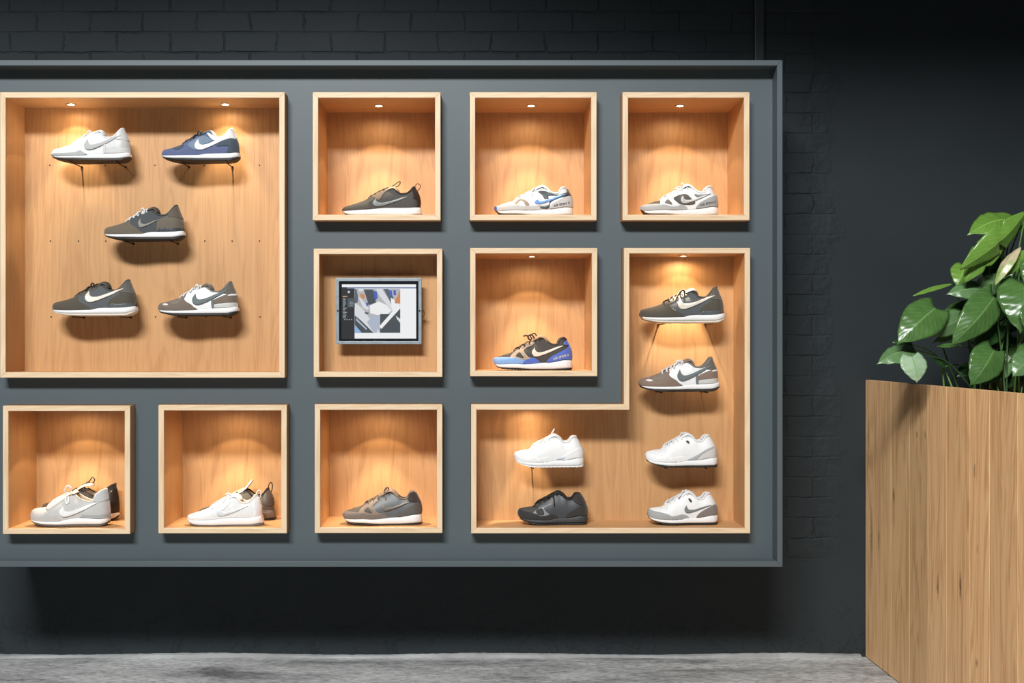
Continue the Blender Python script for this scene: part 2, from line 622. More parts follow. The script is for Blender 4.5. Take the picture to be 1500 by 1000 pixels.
# ------------------------------------------------------------------ sneakers
def pchip(xs, ys):
    xs = np.array(xs, float)
    ys = np.array(ys, float)
    h = np.diff(xs)
    dl = np.diff(ys) / h
    d = np.zeros(len(xs))
    for i in range(1, len(xs) - 1):
        if dl[i - 1] * dl[i] > 0:
            w1, w2 = 2 * h[i] + h[i - 1], h[i] + 2 * h[i - 1]
            d[i] = (w1 + w2) / (w1 / dl[i - 1] + w2 / dl[i])
    d[0], d[-1] = dl[0], dl[-1]

    def fn(x):
        x = min(max(x, xs[0]), xs[-1])
        i = min(max(int(np.searchsorted(xs, x)) - 1, 0), len(xs) - 2)
        t_ = (x - xs[i]) / h[i]
        return ((1 + 2 * t_) * (1 - t_) ** 2 * ys[i] + t_ * (1 - t_) ** 2 * h[i] * d[i]
                + t_ * t_ * (3 - 2 * t_) * ys[i + 1] + t_ * t_ * (t_ - 1) * h[i] * d[i + 1])
    return fn


def sstep(x):
    x = min(max(x, 0), 1)
    return x * x * (3 - 2 * x)


_plan = pchip([0, .004, .015, .04, .08, .14, .22, .33, .45, .58, .72, .84, .91, .955, .982, .995, 1],
              [0, .0085, .0165, .0265, .0355, .0435, .0485, .0510, .0470, .0410, .0378, .0372, .0345, .0275, .0185, .0095, 0])

# silhouettes, measured in photo units (about 1/10.7 px); g = level of the ground
TPL = {
 'retro': dict(g=637, top=[(100, 512), (106, 470), (125, 445), (150, 432), (250, 410), (350, 383), (430, 353), (530, 303), (640, 245), (740, 195), (820, 170), (880, 190), (970, 250), (1050, 258), (1110, 240), (1150, 205), (1200, 140), (1240, 100)],
    heel=[(1345, 510), (1340, 430), (1335, 350), (1320, 290), (1290, 220), (1262, 150), (1240, 95)],
    mtop=[(103, 505), (130, 535), (400, 545), (720, 538), (830, 512), (960, 504), (1200, 498), (1345, 488), (1372, 550)],
    mbot=[(103, 512), (150, 562), (220, 585), (400, 603), (700, 606), (1190, 602), (1290, 582), (1372, 553)],
    obot=[(103, 516), (150, 577), (250, 608), (400, 632), (600, 637), (1100, 635), (1230, 632), (1300, 608), (1372, 560)],
    throat=(430, 870), tongue=[(420, 372), (560, 300), (700, 225), (800, 165), (870, 135), (915, 145), (945, 185), (960, 235)]),
 'span': dict(g=637, top=[(106, 505), (112, 475), (135, 456), (180, 445), (280, 412), (400, 378), (470, 338), (560, 292), (660, 245), (760, 200), (850, 178), (905, 205), (960, 246), (1030, 271), (1085, 262), (1110, 212), (1140, 180), (1185, 172), (1215, 195)],
    heel=[(1300, 500), (1306, 450), (1302, 380), (1287, 325), (1258, 265), (1218, 190)],
    mtop=[(104, 500), (150, 542), (450, 531), (560, 537), (700, 531), (790, 521), (940, 514), (1100, 491), (1180, 477), (1240, 478), (1295, 492), (1312, 540), (1318, 600)],
    mbot=[(104, 512), (180, 590), (250, 604), (500, 615), (720, 630), (960, 630), (1290, 612), (1318, 606)],
    obot=[(104, 516), (180, 598), (250, 618), (450, 632), (700, 637), (960, 637), (1290, 637), (1318, 612)],
    throat=(400, 900), tongue=[(390, 392), (520, 315), (640, 250), (740, 185), (820, 145), (880, 160), (930, 205), (960, 240)]),
 'jog': dict(g=637, top=[(211, 475), (216, 430), (240, 402), (330, 379), (455, 360), (520, 306), (600, 264), (680, 222), (760, 175), (840, 150), (900, 182), (950, 220), (1000, 242), (1050, 238), (1085, 208), (1110, 172), (1140, 157), (1180, 157)],
    heel=[(1300, 500), (1303, 440), (1298, 380), (1270, 300), (1225, 210), (1182, 150)],
    mtop=[(211, 470), (235, 512), (350, 535), (600, 542), (700, 538), (820, 515), (960, 514), (1100, 498), (1200, 479), (1295, 481), (1308, 560)],
    mbot=[(211, 480), (250, 550), (380, 592), (560, 612), (980, 614), (1240, 612), (1308, 585)],
    obot=[(211, 484), (250, 556), (370, 604), (460, 632), (780, 637), (980, 637), (1285, 636), (1308, 592)],
    throat=(455, 900), tongue=[(450, 375), (560, 300), (680, 225), (770, 160), (840, 128), (900, 150), (945, 190), (970, 225)]),
 'racer': dict(g=635, top=[(114, 528), (120, 505), (140, 486), (200, 465), (300, 438), (420, 398), (500, 366), (600, 318), (700, 262), (800, 218), (885, 196), (945, 218), (1000, 268), (1060, 290), (1130, 284), (1190, 248), (1230, 200), (1256, 178)],
    heel=[(1345, 505), (1354, 400), (1332, 300), (1292, 222), (1256, 172)],
    mtop=[(114, 525), (135, 542), (400, 530), (600, 518), (720, 505), (850, 496), (1100, 494), (1348, 490), (1370, 545), (1388, 600)],
    mbot=[(114, 534), (170, 590), (260, 618), (400, 630), (800, 633), (1160, 630), (1300, 612), (1388, 604)],
    obot=[(114, 538), (170, 596), (260, 625), (400, 635), (800, 635), (1180, 635), (1370, 632), (1388, 612)],
    throat=(500, 930), tongue=[(490, 378), (600, 325), (720, 262), (830, 208), (910, 180), (960, 190), (1000, 230), (1015, 270)]),
 'trainer': dict(g=705, top=[(96, 575), (100, 520), (118, 485), (180, 456), (330, 438), (400, 390), (450, 350), (540, 300), (620, 262), (700, 240), (760, 245), (850, 300), (930, 335), (1000, 345), (1045, 318), (1085, 240), (1130, 205), (1180, 175), (1214, 170)],
    heel=[(1258, 610), (1262, 500), (1254, 400), (1234, 290), (1222, 220), (1216, 165)],
    mtop=[(97, 560), (130, 606), (400, 616), (570, 614), (650, 592), (780, 570), (900, 562), (1100, 580), (1255, 590), (1268, 625)],
    mbot=[(97, 568), (150, 628), (230, 655), (400, 675), (700, 684), (1160, 680), (1225, 660), (1268, 628)],
    obot=[(97, 572), (150, 640), (230, 675), (400, 700), (700, 705), (1160, 705), (1215, 690), (1268, 634)],
    throat=(340, 800), tongue=[(340, 455), (450, 365), (560, 295), (680, 225), (760, 195), (840, 215), (900, 260)]),
}


class Form:
    def __init__(s, tpl, sc, zs=1.0, wsc=1.0):
        t_ = TPL[tpl]
        s.sc, s.g, s.zs = sc, t_['g'], zs
        x0 = min(t_['top'][0][0], t_['mtop'][0][0])
        x1 = t_['mtop'][-1][0]
        s.xmid = (x0 + x1) / 2
        s.len = (x1 - x0) * sc
        s.wk = s.len / .30 * wsc
        C = s.C
        hp = sorted([C(p) for p in t_['heel']], key=lambda p: p[1])
        s.xr = hp[0][0]
        s.dh = pchip([p[1] for p in hp], [p[0] - s.xr for p in hp])
        s.xt = C(t_['top'][0])[0]
        pts = []
        for p in t_['top']:
            x, z = C(p)
            xi = s.inv(x, z)
            if not pts or xi > pts[-1][0] + .0008:
                pts.append((xi, z))
        if pts[-1][0] < s.xr:
            pts.append((s.xr, C(t_['top'][-1])[1]))
        s.ztop = pchip([p[0] for p in pts], [p[1] for p in pts])
        m = [C(p) for p in t_['mtop']]
        s.mtop = pchip([p[0] for p in m], [p[1] for p in m])
        m2 = [C(p) for p in t_['mbot']]
        s.mbot = pchip([p[0] for p in m2], [p[1] for p in m2])
        m3 = [C(p) for p in t_['obot']]
        s.obot = pchip([p[0] for p in m3], [p[1] for p in m3])
        s.mx = (m[0][0], m[-1][0])
        s.ut = [(C((q, 0))[0] - s.xt) / (s.xr - s.xt) for q in t_['throat']]
        s.tongue = t_['tongue']

    def C(s, p):
        return ((p[0] - s.xmid) * s.sc, (s.g - p[1]) * s.sc * s.zs)

    def w(s, xs):
        return sstep((xs - (s.xr - .085)) / .085)

    def inv(s, x, z):
        xs = x
        for _ in range(14):
            xs = .5 * xs + .5 * (x - s.w(xs) * s.dh(z))
        return xs

    def sec(s, xs):
        u = min(max((xs - s.xt) / (s.xr - s.xt), 0), 1)
        wb = (_plan(u) - .0025 * min(1, _plan(u) / .02)) * s.wk
        r = .36 * sstep((u - s.ut[0]) / .07) + .36 * sstep((u - s.ut[1] + .06) / .12)
        e = .5 + .35 * sstep((u - s.ut[0]) / .35)
        z0 = s.mtop(xs) - .002
        zt = max(s.ztop(xs), z0 + .0015)
        return u, wb, wb * r, e, z0, zt

    def S(s, xs, t_):
        u, wb, wt, e, z0, zt = s.sec(xs)
        z = z0 + (zt - z0) * t_
        y = wt + (wb - wt) * max(0, 1 - t_ ** 2.3) ** e
        bulge = .0015 * math.sin(math.pi * min(t_ * 1.2, 1)) * min(1, wb / .03)
        return np.array((xs + s.w(xs) * s.dh(z), -(y + bulge), z))

    def N(s, xs, t_):
        a, b_ = max(s.xt, xs - .001), min(s.xr, xs + .001)
        c, d_ = max(0, t_ - .01), min(.995, t_ + .01)
        if d_ <= c:
            c = d_ - .02
        du = s.S(b_, t_) - s.S(a, t_)
        dv = s.S(xs, d_) - s.S(xs, c)
        n = np.cross(du, dv)
        l = np.linalg.norm(n)
        if l < 1e-12:
            return np.array((0, -1., 0))
        n = n / l
        if n[1] > 0:
            n = -n
        return n

    def on(s, x, z, off=.001):
        xs = s.inv(x, z)
        xs = min(max(xs, s.xt + .0006), s.xr - .0004)
        u, wb, wt, e, z0, zt = s.sec(xs)
        t_ = min(max((z - z0) / (zt - z0), 0), 1)
        return s.S(xs, t_) + s.N(xs, t_) * off, (z - z0) / (zt - z0)


def shell(fm, mat, parent):
    nu, nt_ = 110, 23
    v, f = [], []
    for side in (1, -1):
        base = len(v)
        for i in range(nu):
            a = i / (nu - 1)
            xs = fm.xt + (fm.xr - fm.xt) * (.5 - .5 * math.cos(math.pi * a))
            for j in range(nt_):
                tt = math.sin(math.pi / 2 * j / (nt_ - 1))
                p = fm.S(xs, tt)
                v.append((p[0], p[1] * side, p[2]))
        for i in range(nu - 1):
            for j in range(nt_ - 1):
                q = base + i * nt_ + j
                f.append((q, q + nt_, q + nt_ + 1, q + 1))
    return mkobj('upper', v, f, mat, parent, smooth=True, merge=.0002)


def patch(fm, name, mat, poly, parent, off=.0012, smooth=True, sides=(1, -1), step=.0036, label=None):
    """panel sewn on the upper: outline in photo units, laid on the surface on both sides"""
    pl = catmull(poly, 5, True) if smooth else [np.array(p, float) for p in poly]
    pl = [fm.C(p) for p in pl]
    # resample edges
    out = []
    for i in range(len(pl)):
        a, b_ = np.array(pl[i]), np.array(pl[(i + 1) % len(pl)])
        k = max(1, int(np.linalg.norm(b_ - a) / step))
        for q in range(k):
            out.append(a + (b_ - a) * q / k)
    # drop near duplicates
    o2 = [out[0]]
    for p in out[1:]:
        if np.linalg.norm(p - o2[-1]) > 2e-4:
            o2.append(p)
    out = o2
    arr = np.array(out)
    n = len(out)
    mn, mx_ = arr.min(0), arr.max(0)
    pts = [Vector(p) for p in out]
    gx = np.arange(mn[0], mx_[0], step)
    gz = np.arange(mn[1], mx_[1], step)

    def inside(x, z):
        c = False
        j = n - 1
        for i in range(n):
            if (arr[i][1] > z) != (arr[j][1] > z) and x < (arr[j][0] - arr[i][0]) * (z - arr[i][1]) / (arr[j][1] - arr[i][1]) + arr[i][0]:
                c = not c
            j = i
        return c
    for a in gx:
        for c in gz:
            if inside(a, c) and np.min(np.hypot(arr[:, 0] - a, arr[:, 1] - c)) > step * .45:
                pts.append(Vector((a, c)))
    res = delaunay_2d_cdt(pts, [(i, (i + 1) % n) for i in range(n)], [], 0, 1e-7)
    vv, ff = res[0], res[2]
    good = []
    P3, tv = [], []
    for p in vv:
        q, tr = fm.on(p[0], p[1], off)
        P3.append(q)
        tv.append(tr)
    for fc in ff:
        c = sum((vv[i] for i in fc), Vector((0, 0))) / len(fc)
        if not inside(c[0], c[1]):
            continue
        if all(tv[i] > 1.0 for i in fc) or all(tv[i] < -.02 for i in fc):
            continue
        good.append(tuple(fc))
    if not good:
        return None
    cnt = {}
    for fc in good:
        for i in range(len(fc)):
            e = (fc[i], fc[(i + 1) % len(fc)])
            k = tuple(sorted(e))
            cnt[k] = cnt.get(k, 0) + 1
    V, Fc = [], []
    for side in sides:
        base = len(V)
        V += [(p[0], p[1] * side, p[2]) for p in P3]
        Fc += [tuple(base + i for i in fc) for fc in good]
        rim = {}
        for (a, b_), c in cnt.items():
            if c == 1:
                for i in (a, b_):
                    if i not in rim:
                        q, _ = fm.on(vv[i][0], vv[i][1], -.0006)
                        rim[i] = len(V)
                        V.append((q[0], q[1] * side, q[2]))
                Fc.append((base + a, base + b_, rim[b_], rim[a]))
    o = mkobj(name, V, Fc, mat, parent, smooth=True)
    if label:
        o['label'] = label
    return o


def slab(fm, name, ft, fb, x0, x1, mat, parent, dw, n=110, ex=5., teeth=0, pitch=.0085, flare=0., groove=0.):
    v, f = [], []
    K = 20
    for i in range(n):
        a = i / (n - 1)
        x = x0 + (x1 - x0) * (.5 - .5 * math.cos(math.pi * a) if not teeth else a)
        u = (x - x0) / (x1 - x0)
        w = max(0.0004, _plan(u) * fm.wk + dw * min(1, _plan(u) / .02))
        zt, zb = ft(x), fb(x)
        if teeth and .06 < u < .97:
            zb += teeth * (0 if (x / pitch) % 1 < .62 else 1)
        if zt - zb < .0006:
            zt = zb + .0006
        for k in range(K):
            t_ = 2 * math.pi * k / K + math.pi / K
            c, s_ = math.cos(t_), math.sin(t_)
            yy = math.copysign(abs(c) ** (2 / ex), c)
            zz = math.copysign(abs(s_) ** (2 / ex), s_)
            ww = w + flare * (1 - zz) / 2 * min(1, w / .02)
            v.append((x, yy * ww, (zt + zb) / 2 + zz * (zt - zb) / 2))
    for i in range(n - 1):
        for k in range(K):
            f.append((i * K + k, i * K + (k + 1) % K, (i + 1) * K + (k + 1) % K, (i + 1) * K + k))
    f += [tuple(range(K)), tuple(range(n * K - 1, n * K - K - 1, -1))]
    return mkobj(name, v, f, mat, parent, smooth=True)


SWOOSH = [(718, 300), (698, 325), (679, 362), (674, 400), (688, 438), (725, 460), (780, 458), (860, 430), (950, 388), (1050, 337),
          (1130, 290), (1222, 232), (1130, 258), (1040, 295), (950, 335), (870, 366), (810, 381), (766, 380), (738, 356), (726, 325)]


def swoosh(tip, left, bottom, end):
    """outline scaled so that its top tip, left-most x, lowest y and far end land where the photo has them"""
    out = []
    for x, y in SWOOSH:
        fx = (x - 674) / (1222 - 674)
        X = left + fx * (end[0] - left)
        if fx < .1:
            X = left + (fx / .08) * (tip[0] - left) if fx < .08 else X
        # vertical: map 232..460 to a line between end y and bottom
        fy = (460 - y) / (460 - 232)
        yt = end[1] * min(1, max(0, (fx - .0) / 1.0)) + tip[1] * 0
        top = bottom - (bottom - end[1]) * fy
        k = (bottom - tip[1]) / ((460 - 300) / (460 - 232) * (bottom - end[1]))
        wgt = max(0, 1 - fx / .35)
        top = bottom - (bottom - end[1]) * fy * (1 + (k - 1) * wgt)
        out.append((X, top))
    return out


def lace_set(fm, sp, parent):
    b = MB()
    n = sp.get('rows', 6)
    r = sp.get('lr', .0030)
    us = np.linspace(fm.ut[0] + .025, fm.ut[1] - .07, n)
    for i in range(n):
        for sgn in (1, -1):
            ua = us[i]
            ub = us[min(i + 1, n - 1)] if i < n - 1 else us[i]
            xa, xb = fm.xt + ua * (fm.xr - fm.xt), fm.xt + ub * (fm.xr - fm.xt)
            A, B = fm.S(xa, .90), fm.S(xb, .93)
            A2, B2 = fm.S(xa, .995), fm.S(xb, .995)
            pts = [(A[0], A[1] * sgn * 1.02, A[2]), (A2[0], A2[1] * sgn, A2[2] + .003)]
            for q in (.3, .5, .7):
                x = A2[0] * (1 - q) + B2[0] * q
                pts.append((x, A2[1] * sgn * (1 - q) - B2[1] * sgn * q, A2[2] * (1 - q) + B2[2] * q + .0062))
            pts += [(B2[0], -B2[1] * sgn, B2[2] + .003), (B[0], -B[1] * sgn * 1.02, B[2])]
            b.tube(catmull(pts, 3), r, 7, up=Vector((0, 0, 1)), flat=.7)
    for kd in sp.get('bow', []):
        # each: list of (x, y, depth) in photo units / metres
        pts = []
        for x, y, dy in kd:
            c = fm.C((x, y))
            pts.append((c[0], dy, c[1]))
        b.tube(catmull(pts, 6), sp.get('br', r), 7, flat=.75)
    return b.build('laces', sp['lace'], parent, smooth=True)


def tongue_part(fm, sp, parent):
    pts = sp.get('tongue', fm.tongue)
    cp = catmull([fm.C(p) for p in pts], 5)
    n = len(cp)
    v, f = [], []
    K = 14
    th = sp.get('tth', .0045)
    for i, p in enumerate(cp):
        a = cp[max(i - 1, 0)]
        b_ = cp[min(i + 1, n - 1)]
        d_ = np.array(b_) - np.array(a)
        d_ /= max(1e-9, np.linalg.norm(d_))
        nn = np.array((-d_[1], d_[0]))
        s_ = i / (n - 1)
        w = (.015 + .012 * sstep(s_ * 1.4)) * fm.wk
        if s_ > .88:
            w *= math.sqrt(max(.05, 1 - ((s_ - .88) / .12) ** 2))
        for k in range(K):
            t_ = 2 * math.pi * k / K
            y = math.cos(t_)
            h = math.sin(t_)
            yy = math.copysign(abs(y) ** .7, y) * w
            arch = -.006 * (yy / .027) ** 2
            q = np.array(p) + nn * (h * th + arch)
            v.append((q[0], yy, q[1]))
    for i in range(n - 1):
        for k in range(K):
            f.append((i * K + k, i * K + (k + 1) % K, (i + 1) * K + (k + 1) % K, (i + 1) * K + k))
    f += [tuple(range(K)), tuple(range(n * K - 1, n * K - K - 1, -1))]
    return mkobj('tongue', v, f, sp['tonguem'], parent, smooth=True)


def collar_parts(fm, sp, parent):
    u0 = fm.ut[1] - .03
    n = 30
    near = []
    for i in range(n):
        u = u0 + (1 - u0) * math.sin(math.pi / 2 * i / (n - 1))
        near.append(fm.S(fm.xt + u * (fm.xr - fm.xt), 1.0))
    loop = [(p[0], p[1], p[2]) for p in near] + [(p[0], -p[1], p[2]) for p in near[-2::-1]]
    b = MB()
    b.tube(loop, sp.get('cr', .0036), 8)
    b.build('collar', sp['collar'], parent, smooth=True)
    # lining down to the insole
    v, f = [], []
    rows = 7
    ring = []
    for i in range(n):
        u = (fm.ut[0] + .05) + (1 - fm.ut[0] - .05) * math.sin(math.pi / 2 * i / (n - 1))
        ring.append(fm.xt + u * (fm.xr - fm.xt))
    for side in (1, -1):
        base = len(v)
        for xs in ring:
            for j in range(rows):
                t_ = 1 - j / (rows - 1) * .93
                p = fm.S(xs, t_)
                nn = fm.N(xs, min(t_, .9))
                q = p - nn * .0035
                yy = min(q[1], -.0002)
                v.append((min(q[0], fm.xr - .004), yy * side, q[2]))
        for i in range(n - 1):
            for j in range(rows - 1):
                q = base + i * rows + j
                f.append((q, q + rows, q + rows + 1, q + 1))
    # insole
    for i in range(n - 1):
        a, c = i * rows + rows - 1, (i + 1) * rows + rows - 1
        f.append((a, c, c + n * rows, a + n * rows))
    mkobj('lining', v, f, sp['lining'], parent, smooth=True, merge=.0001)


def text_patch(fm, txt, mat, org, size, ang, parent, lift, spacing=1.0):
    cu = bpy.data.curves.new('lettering', 'FONT')
    cu.body = txt
    cu.size = size
    cu.space_character = spacing
    cu.resolution_u = 3
    cu.offset = .00022
    to = bpy.data.objects.new('lettering', cu)
    COL.objects.link(to)
    bpy.context.view_layer.update()
    dg = bpy.context.evaluated_depsgraph_get()
    me = bpy.data.meshes.new_from_object(to.evaluated_get(dg))
    bpy.data.objects.remove(to)
    bm = bmesh.new()
    bm.from_mesh(me)
    bmesh.ops.subdivide_edges(bm, edges=[e for e in bm.edges if e.calc_length() > .003], cuts=1)
    c, s_ = math.cos(ang), math.sin(ang)
    o0 = fm.C(org)
    for vtx in bm.verts:
        x = o0[0] + vtx.co.x * c - vtx.co.y * s_
        z = o0[1] + vtx.co.x * s_ + vtx.co.y * c
        p, _ = fm.on(x, z, lift)
        vtx.co = Vector(p)
    bm.to_mesh(me)
    bm.free()
    me.materials.append(mat)
    o = bpy.data.objects.new('lettering', me)
    COL.objects.link(o)
    o.parent = parent
    return o


def sneaker(sp):
    tpl = sp['tpl']
    t_ = TPL[tpl]
    x0 = min(t_['top'][0][0], t_['mtop'][0][0])
    x1 = t_['mtop'][-1][0]
    toe, heel = sp['px']
    yc = sp['y']
    spx = (heel - toe) / (x1 - x0)
    sc = spx * (yc - .01) / F
    fm = Form(tpl, sc, sp.get('zs', 1.0), sp.get('ws', 1.0))
    X = ((toe + heel) / 2 - VX) / F * (yc - .01)
    Z = sp['z']
    root = empty('sneaker', (X, yc, Z + .0006), sp['label'], 'shoe', 'sneakers on display', sp.get('rz', 0))
    root.rotation_euler = (0, sp.get('ry', 0), sp.get('rz', 0))
    shell(fm, sp['upper'], root)
    mt = lambda x: fm.mtop(x)
    mb = lambda x: fm.mbot(x)
    slab(fm, 'midsole', mt, mb, fm.mx[0], fm.mx[1], sp['mid'], root, .0005, ex=4.5)
    slab(fm, 'outsole', lambda x: fm.mbot(x) + .0012, lambda x: min(fm.obot(x), fm.mbot(x) - .0006), fm.mx[0] + .0004, fm.mx[1] - .0006,
         sp['out'], root, sp.get('ow', -.0002), n=240, ex=6, teeth=sp.get('teeth', .0014), pitch=sp.get('pitch', .0085))
    for i, (name, mat, poly) in enumerate(sp['patches']):
        if name in ('strap', 'toe_guard_tip', 'toe_mark', 'eyelet', 'heel_stripe', 'side_patch', 'mesh_window'):
            for sd in (1, -1):
                patch(fm, name, mat, poly, root, off=.0013 + 0.00045 * i, sides=(sd,))
            continue
        patch(fm, name, mat, poly, root, off=.0013 + 0.00045 * i)
    if 'logo' in sp:
        patch(fm, 'side_logo', sp['logom'], swoosh(*sp['logo']), root, off=.0013 + 0.00045 * (len(sp['patches']) + 1), step=.0033)
    if 'text' in sp:
        text_patch(fm, *sp['text'], root, .0013 + .00045 * (len(sp['patches']) + 1))
    collar_parts(fm, sp, root)
    tongue_part(fm, sp, root)
    lace_set(fm, sp, root)
    if 'loop' in sp:
        b = MB()
        pts = []
        for x, y in sp['loop']:
            c = fm.C((x, y))
            pts.append((c[0], 0, c[1]))
        b.tube(catmull(pts, 6), .0022, 7, up=Vector((0, 1, 0)), flat=1.6)
        b.build('pull_loop', sp['loopm'], root, smooth=True)
    return root


fb = fabric
WHITE = fb((232, 232, 230), kind='leather')
WHITEM = fb((225, 225, 223), kind='cloth')
FOAM = fb((236, 236, 234), kind='foam')
OFFW = fb((215, 205, 190), kind='rubber')
BLACKR = fb((30, 28, 27), kind='rubber')
BLACKF = fb((32, 29, 27), kind='cloth')
BROWNR = fb((52, 40, 30), kind='rubber')

TG = [(95, 566), (86, 470), (140, 405), (430, 335), (545, 280), (562, 330), (548, 368), (580, 410), (655, 455), (692, 492), (718, 552)]
TW = [(285, 412), (400, 360), (500, 330), (512, 372), (480, 425), (390, 458), (320, 440)]
EY = [(430, 348), (560, 280), (650, 230), (740, 180), (800, 160), (830, 178), (800, 225), (720, 262), (640, 298), (560, 342), (470, 384)]
HC = [(992, 455), (1000, 392), (1100, 340), (1210, 300), (1350, 288), (1360, 432), (1200, 440)]
HB = [(1000, 462), (1150, 440), (1355, 430), (1360, 512), (1180, 512), (1000, 512)]
CP = [(1120, 255), (1165, 190), (1240, 70), (1300, 130), (1345, 300), (1230, 292), (1150, 285)]
HS = [(1222, 322), (1250, 298), (1345, 292), (1345, 318)]
ST = [(966, 388), (1000, 372), (1004, 512), (974, 512)]
HCL = [(985, 500), (1010, 455), (1100, 455), (1360, 455), (1360, 512), (985, 512)]


def bow_retro(dx=0, dy=0, s=1.0):
    a = [(690, 215, -.010), (700, 170, -.022), (735, 150, -.026), (752, 190, -.024), (740, 232, -.022), (700, 226, -.012)]
    b2 = [(700, 215, .008), (720, 160, .018), (790, 150, .022), (800, 190, .020), (740, 215, .006)]
    c = [(700, 222, -.008), (665, 200, -.018), (640, 235, -.026), (628, 262, -.032)]
    return [[(x + dx, y + dy, z) for x, y, z in q] for q in (a, b2, c)]


SPEC = []
GZ = lambda py, y: H - (py - VY) / F * y
YA = 4.149


def retro(label, px, gpy, y=YA, **k):
    d_ = dict(tpl='retro', label=label, px=px, y=y, z=GZ(gpy, y - .03), mid=FOAM, out=BLACKR, bow=bow_retro(), logo=((718, 300), 674, 460, (1225, 232)))
    d_.update(k)
    SPEC.append(d_)
    return d_


g1, g2, g3 = fb((178, 180, 178), kind='suede'), fb((205, 205, 203), kind='cloth'), fb((198, 199, 197), kind='leather')
retro('white sneaker with pale grey side logo, top left on pegs in the large niche', (75, 192), 236.5,
      upper=WHITEM, tonguem=WHITEM, lace=WHITE, collar=WHITEM, lining=g2, out=BROWNR, logom=g1,
      patches=[('toe_guard', WHITE, TG), ('eyestay', WHITE, EY), ('heel_counter', g3, HC), ('heel_band', g2, HB), ('heel_tab', g3, CP), ('strap', g2, ST),
               ('toe_strip', g1, [(95, 560), (100, 505), (300, 512), (520, 505), (610, 475), (660, 500), (690, 552)])])
bl, sl, gb = fb((86, 96, 132), kind='suede'), fb((62, 76, 86), kind='suede'), fb((112, 132, 150), kind='mesh')
retro('blue sneaker with white side logo, top right on pegs in the large niche', (236, 352), 236.5,
      upper=bl, tonguem=fb((84, 98, 112), kind='cloth'), lace=fb((48, 56, 62)), collar=WHITEM, lining=WHITEM, logom=WHITE,
      patches=[('quarter_mesh', gb, [(560, 385), (620, 320), (740, 230), (820, 225), (935, 300), (900, 340), (780, 385), (690, 470)]),
               ('toe_mesh', sl, [(310, 425), (400, 385), (485, 372), (490, 410), (440, 450), (380, 465)]),
               ('heel_counter', sl, [(1010, 395), (1120, 310), (1240, 270), (1350, 268), (1360, 512), (1180, 512), (1200, 400)]),
               ('heel_tab', WHITE, [(1000, 330), (1060, 240), (1120, 235), (1165, 190), (1240, 70), (1300, 130), (1320, 262), (1220, 268), (1100, 310)]),
               ('collar_panel', WHITE, [(840, 165), (900, 175), (960, 230), (1060, 240), (1060, 300), (960, 300), (900, 250)])])
ol, sg = fb((100, 92, 78), kind='suede'), fb((70, 73, 76), kind='mesh')
retro('olive and slate sneaker with white laces, in the middle of the large niche', (152, 271), 352,
      upper=sg, tonguem=fb((82, 76, 70)), lace=WHITEM, collar=fb((66, 66, 64)), lining=fb((80, 78, 74)), logom=fb((140, 136, 128), kind='suede'),
      logo=((718, 295), 680, 448, (985, 330)),
      patches=[('toe_guard', ol, TG), ('heel_counter', ol, [(965, 508), (960, 400), (985, 330), (1100, 270), (1250, 225), (1350, 260), (1360, 470), (1180, 470), (1010, 475)]),
               ('heel_clip', fb((62, 66, 70), kind='leather'), HCL), ('heel_tab', fb((88, 80, 68), kind='suede'), CP)], zs=1.03)
ol2, sg2 = fb((76, 70, 58), kind='suede'), fb((84, 88, 90), kind='mesh')


def dark_beige(label, px, gpy, **k):
    return retro(label, px, gpy, upper=sg2, tonguem=fb((84, 78, 68)), lace=BLACKF, collar=fb((72, 70, 66)), lining=fb((92, 90, 86)), out=OFFW,
          logom=fb((222, 212, 196), kind='leather'), logo=((700, 262), 640, 432, (1195, 230)), zs=1.0, teeth=.001,
          patches=[('toe_guard', ol2, [(95, 566), (86, 470), (140, 405), (430, 335), (520, 290), (530, 340), (560, 420), (640, 470), (700, 552)]),
                   ('eyestay', fb((86, 78, 66), kind='suede'), EY),
                   ('heel_counter', ol2, [(985, 440), (1000, 400), (1100, 330), (1200, 265), (1350, 200), (1360, 470), (1010, 470)]),
                   ('heel_clip', fb((86, 92, 94), kind='leather'), HCL), ('heel_tab', fb((92, 88, 82), kind='suede'), CP)], **k)


dark_beige('dark olive sneaker with beige side logo, bottom left in the large niche', (76, 201), 463)
br, gy = fb((112, 98, 86), kind='suede'), fb((104, 112, 113), kind='suede')


def brown_white(label, px, gpy, rgb=(112, 98, 86), **k):
    br = fb(rgb, kind='suede')
    return retro(label, px, gpy, upper=WHITE, tonguem=br, lace=WHITEM, collar=fb((120, 116, 110)), lining=fb((140, 132, 122)), logom=gy,
          patches=[('toe_guard', br, TG), ('toe_mesh', fb((128, 118, 108), kind='mesh'), TW), ('heel_counter', br, HC), ('heel_band', fb((200, 200, 196), kind='leather'), HB),
                   ('heel_tab', fb((96, 92, 84), kind='suede'), CP), ('heel_stripe', WHITE, HS), ('strap', gy, ST),
                   ('toe_mark', WHITE, [(200, 462), (250, 452), (300, 464), (250, 476)])],
          bow=bow_retro() + [[(860, 185, -.012), (880, 140, -.016), (925, 150, -.012), (915, 195, -.008), (870, 190, -.01)]], **k)


brown_white('brown and white sneaker with grey side logo, bottom right in the large niche', (231, 350), 463)
d1 = dark_beige('dark olive sneaker with beige side logo, topmost in the L-shaped niche', (937, 1063), 473.5)
brown_white('brown and white sneaker with grey side logo, inside the L-shaped niche', (936, 1055), 574, rgb=(128, 108, 94))

ZF = lambda k: ZZ(RECT[k][3]) + T
YB = 4.15
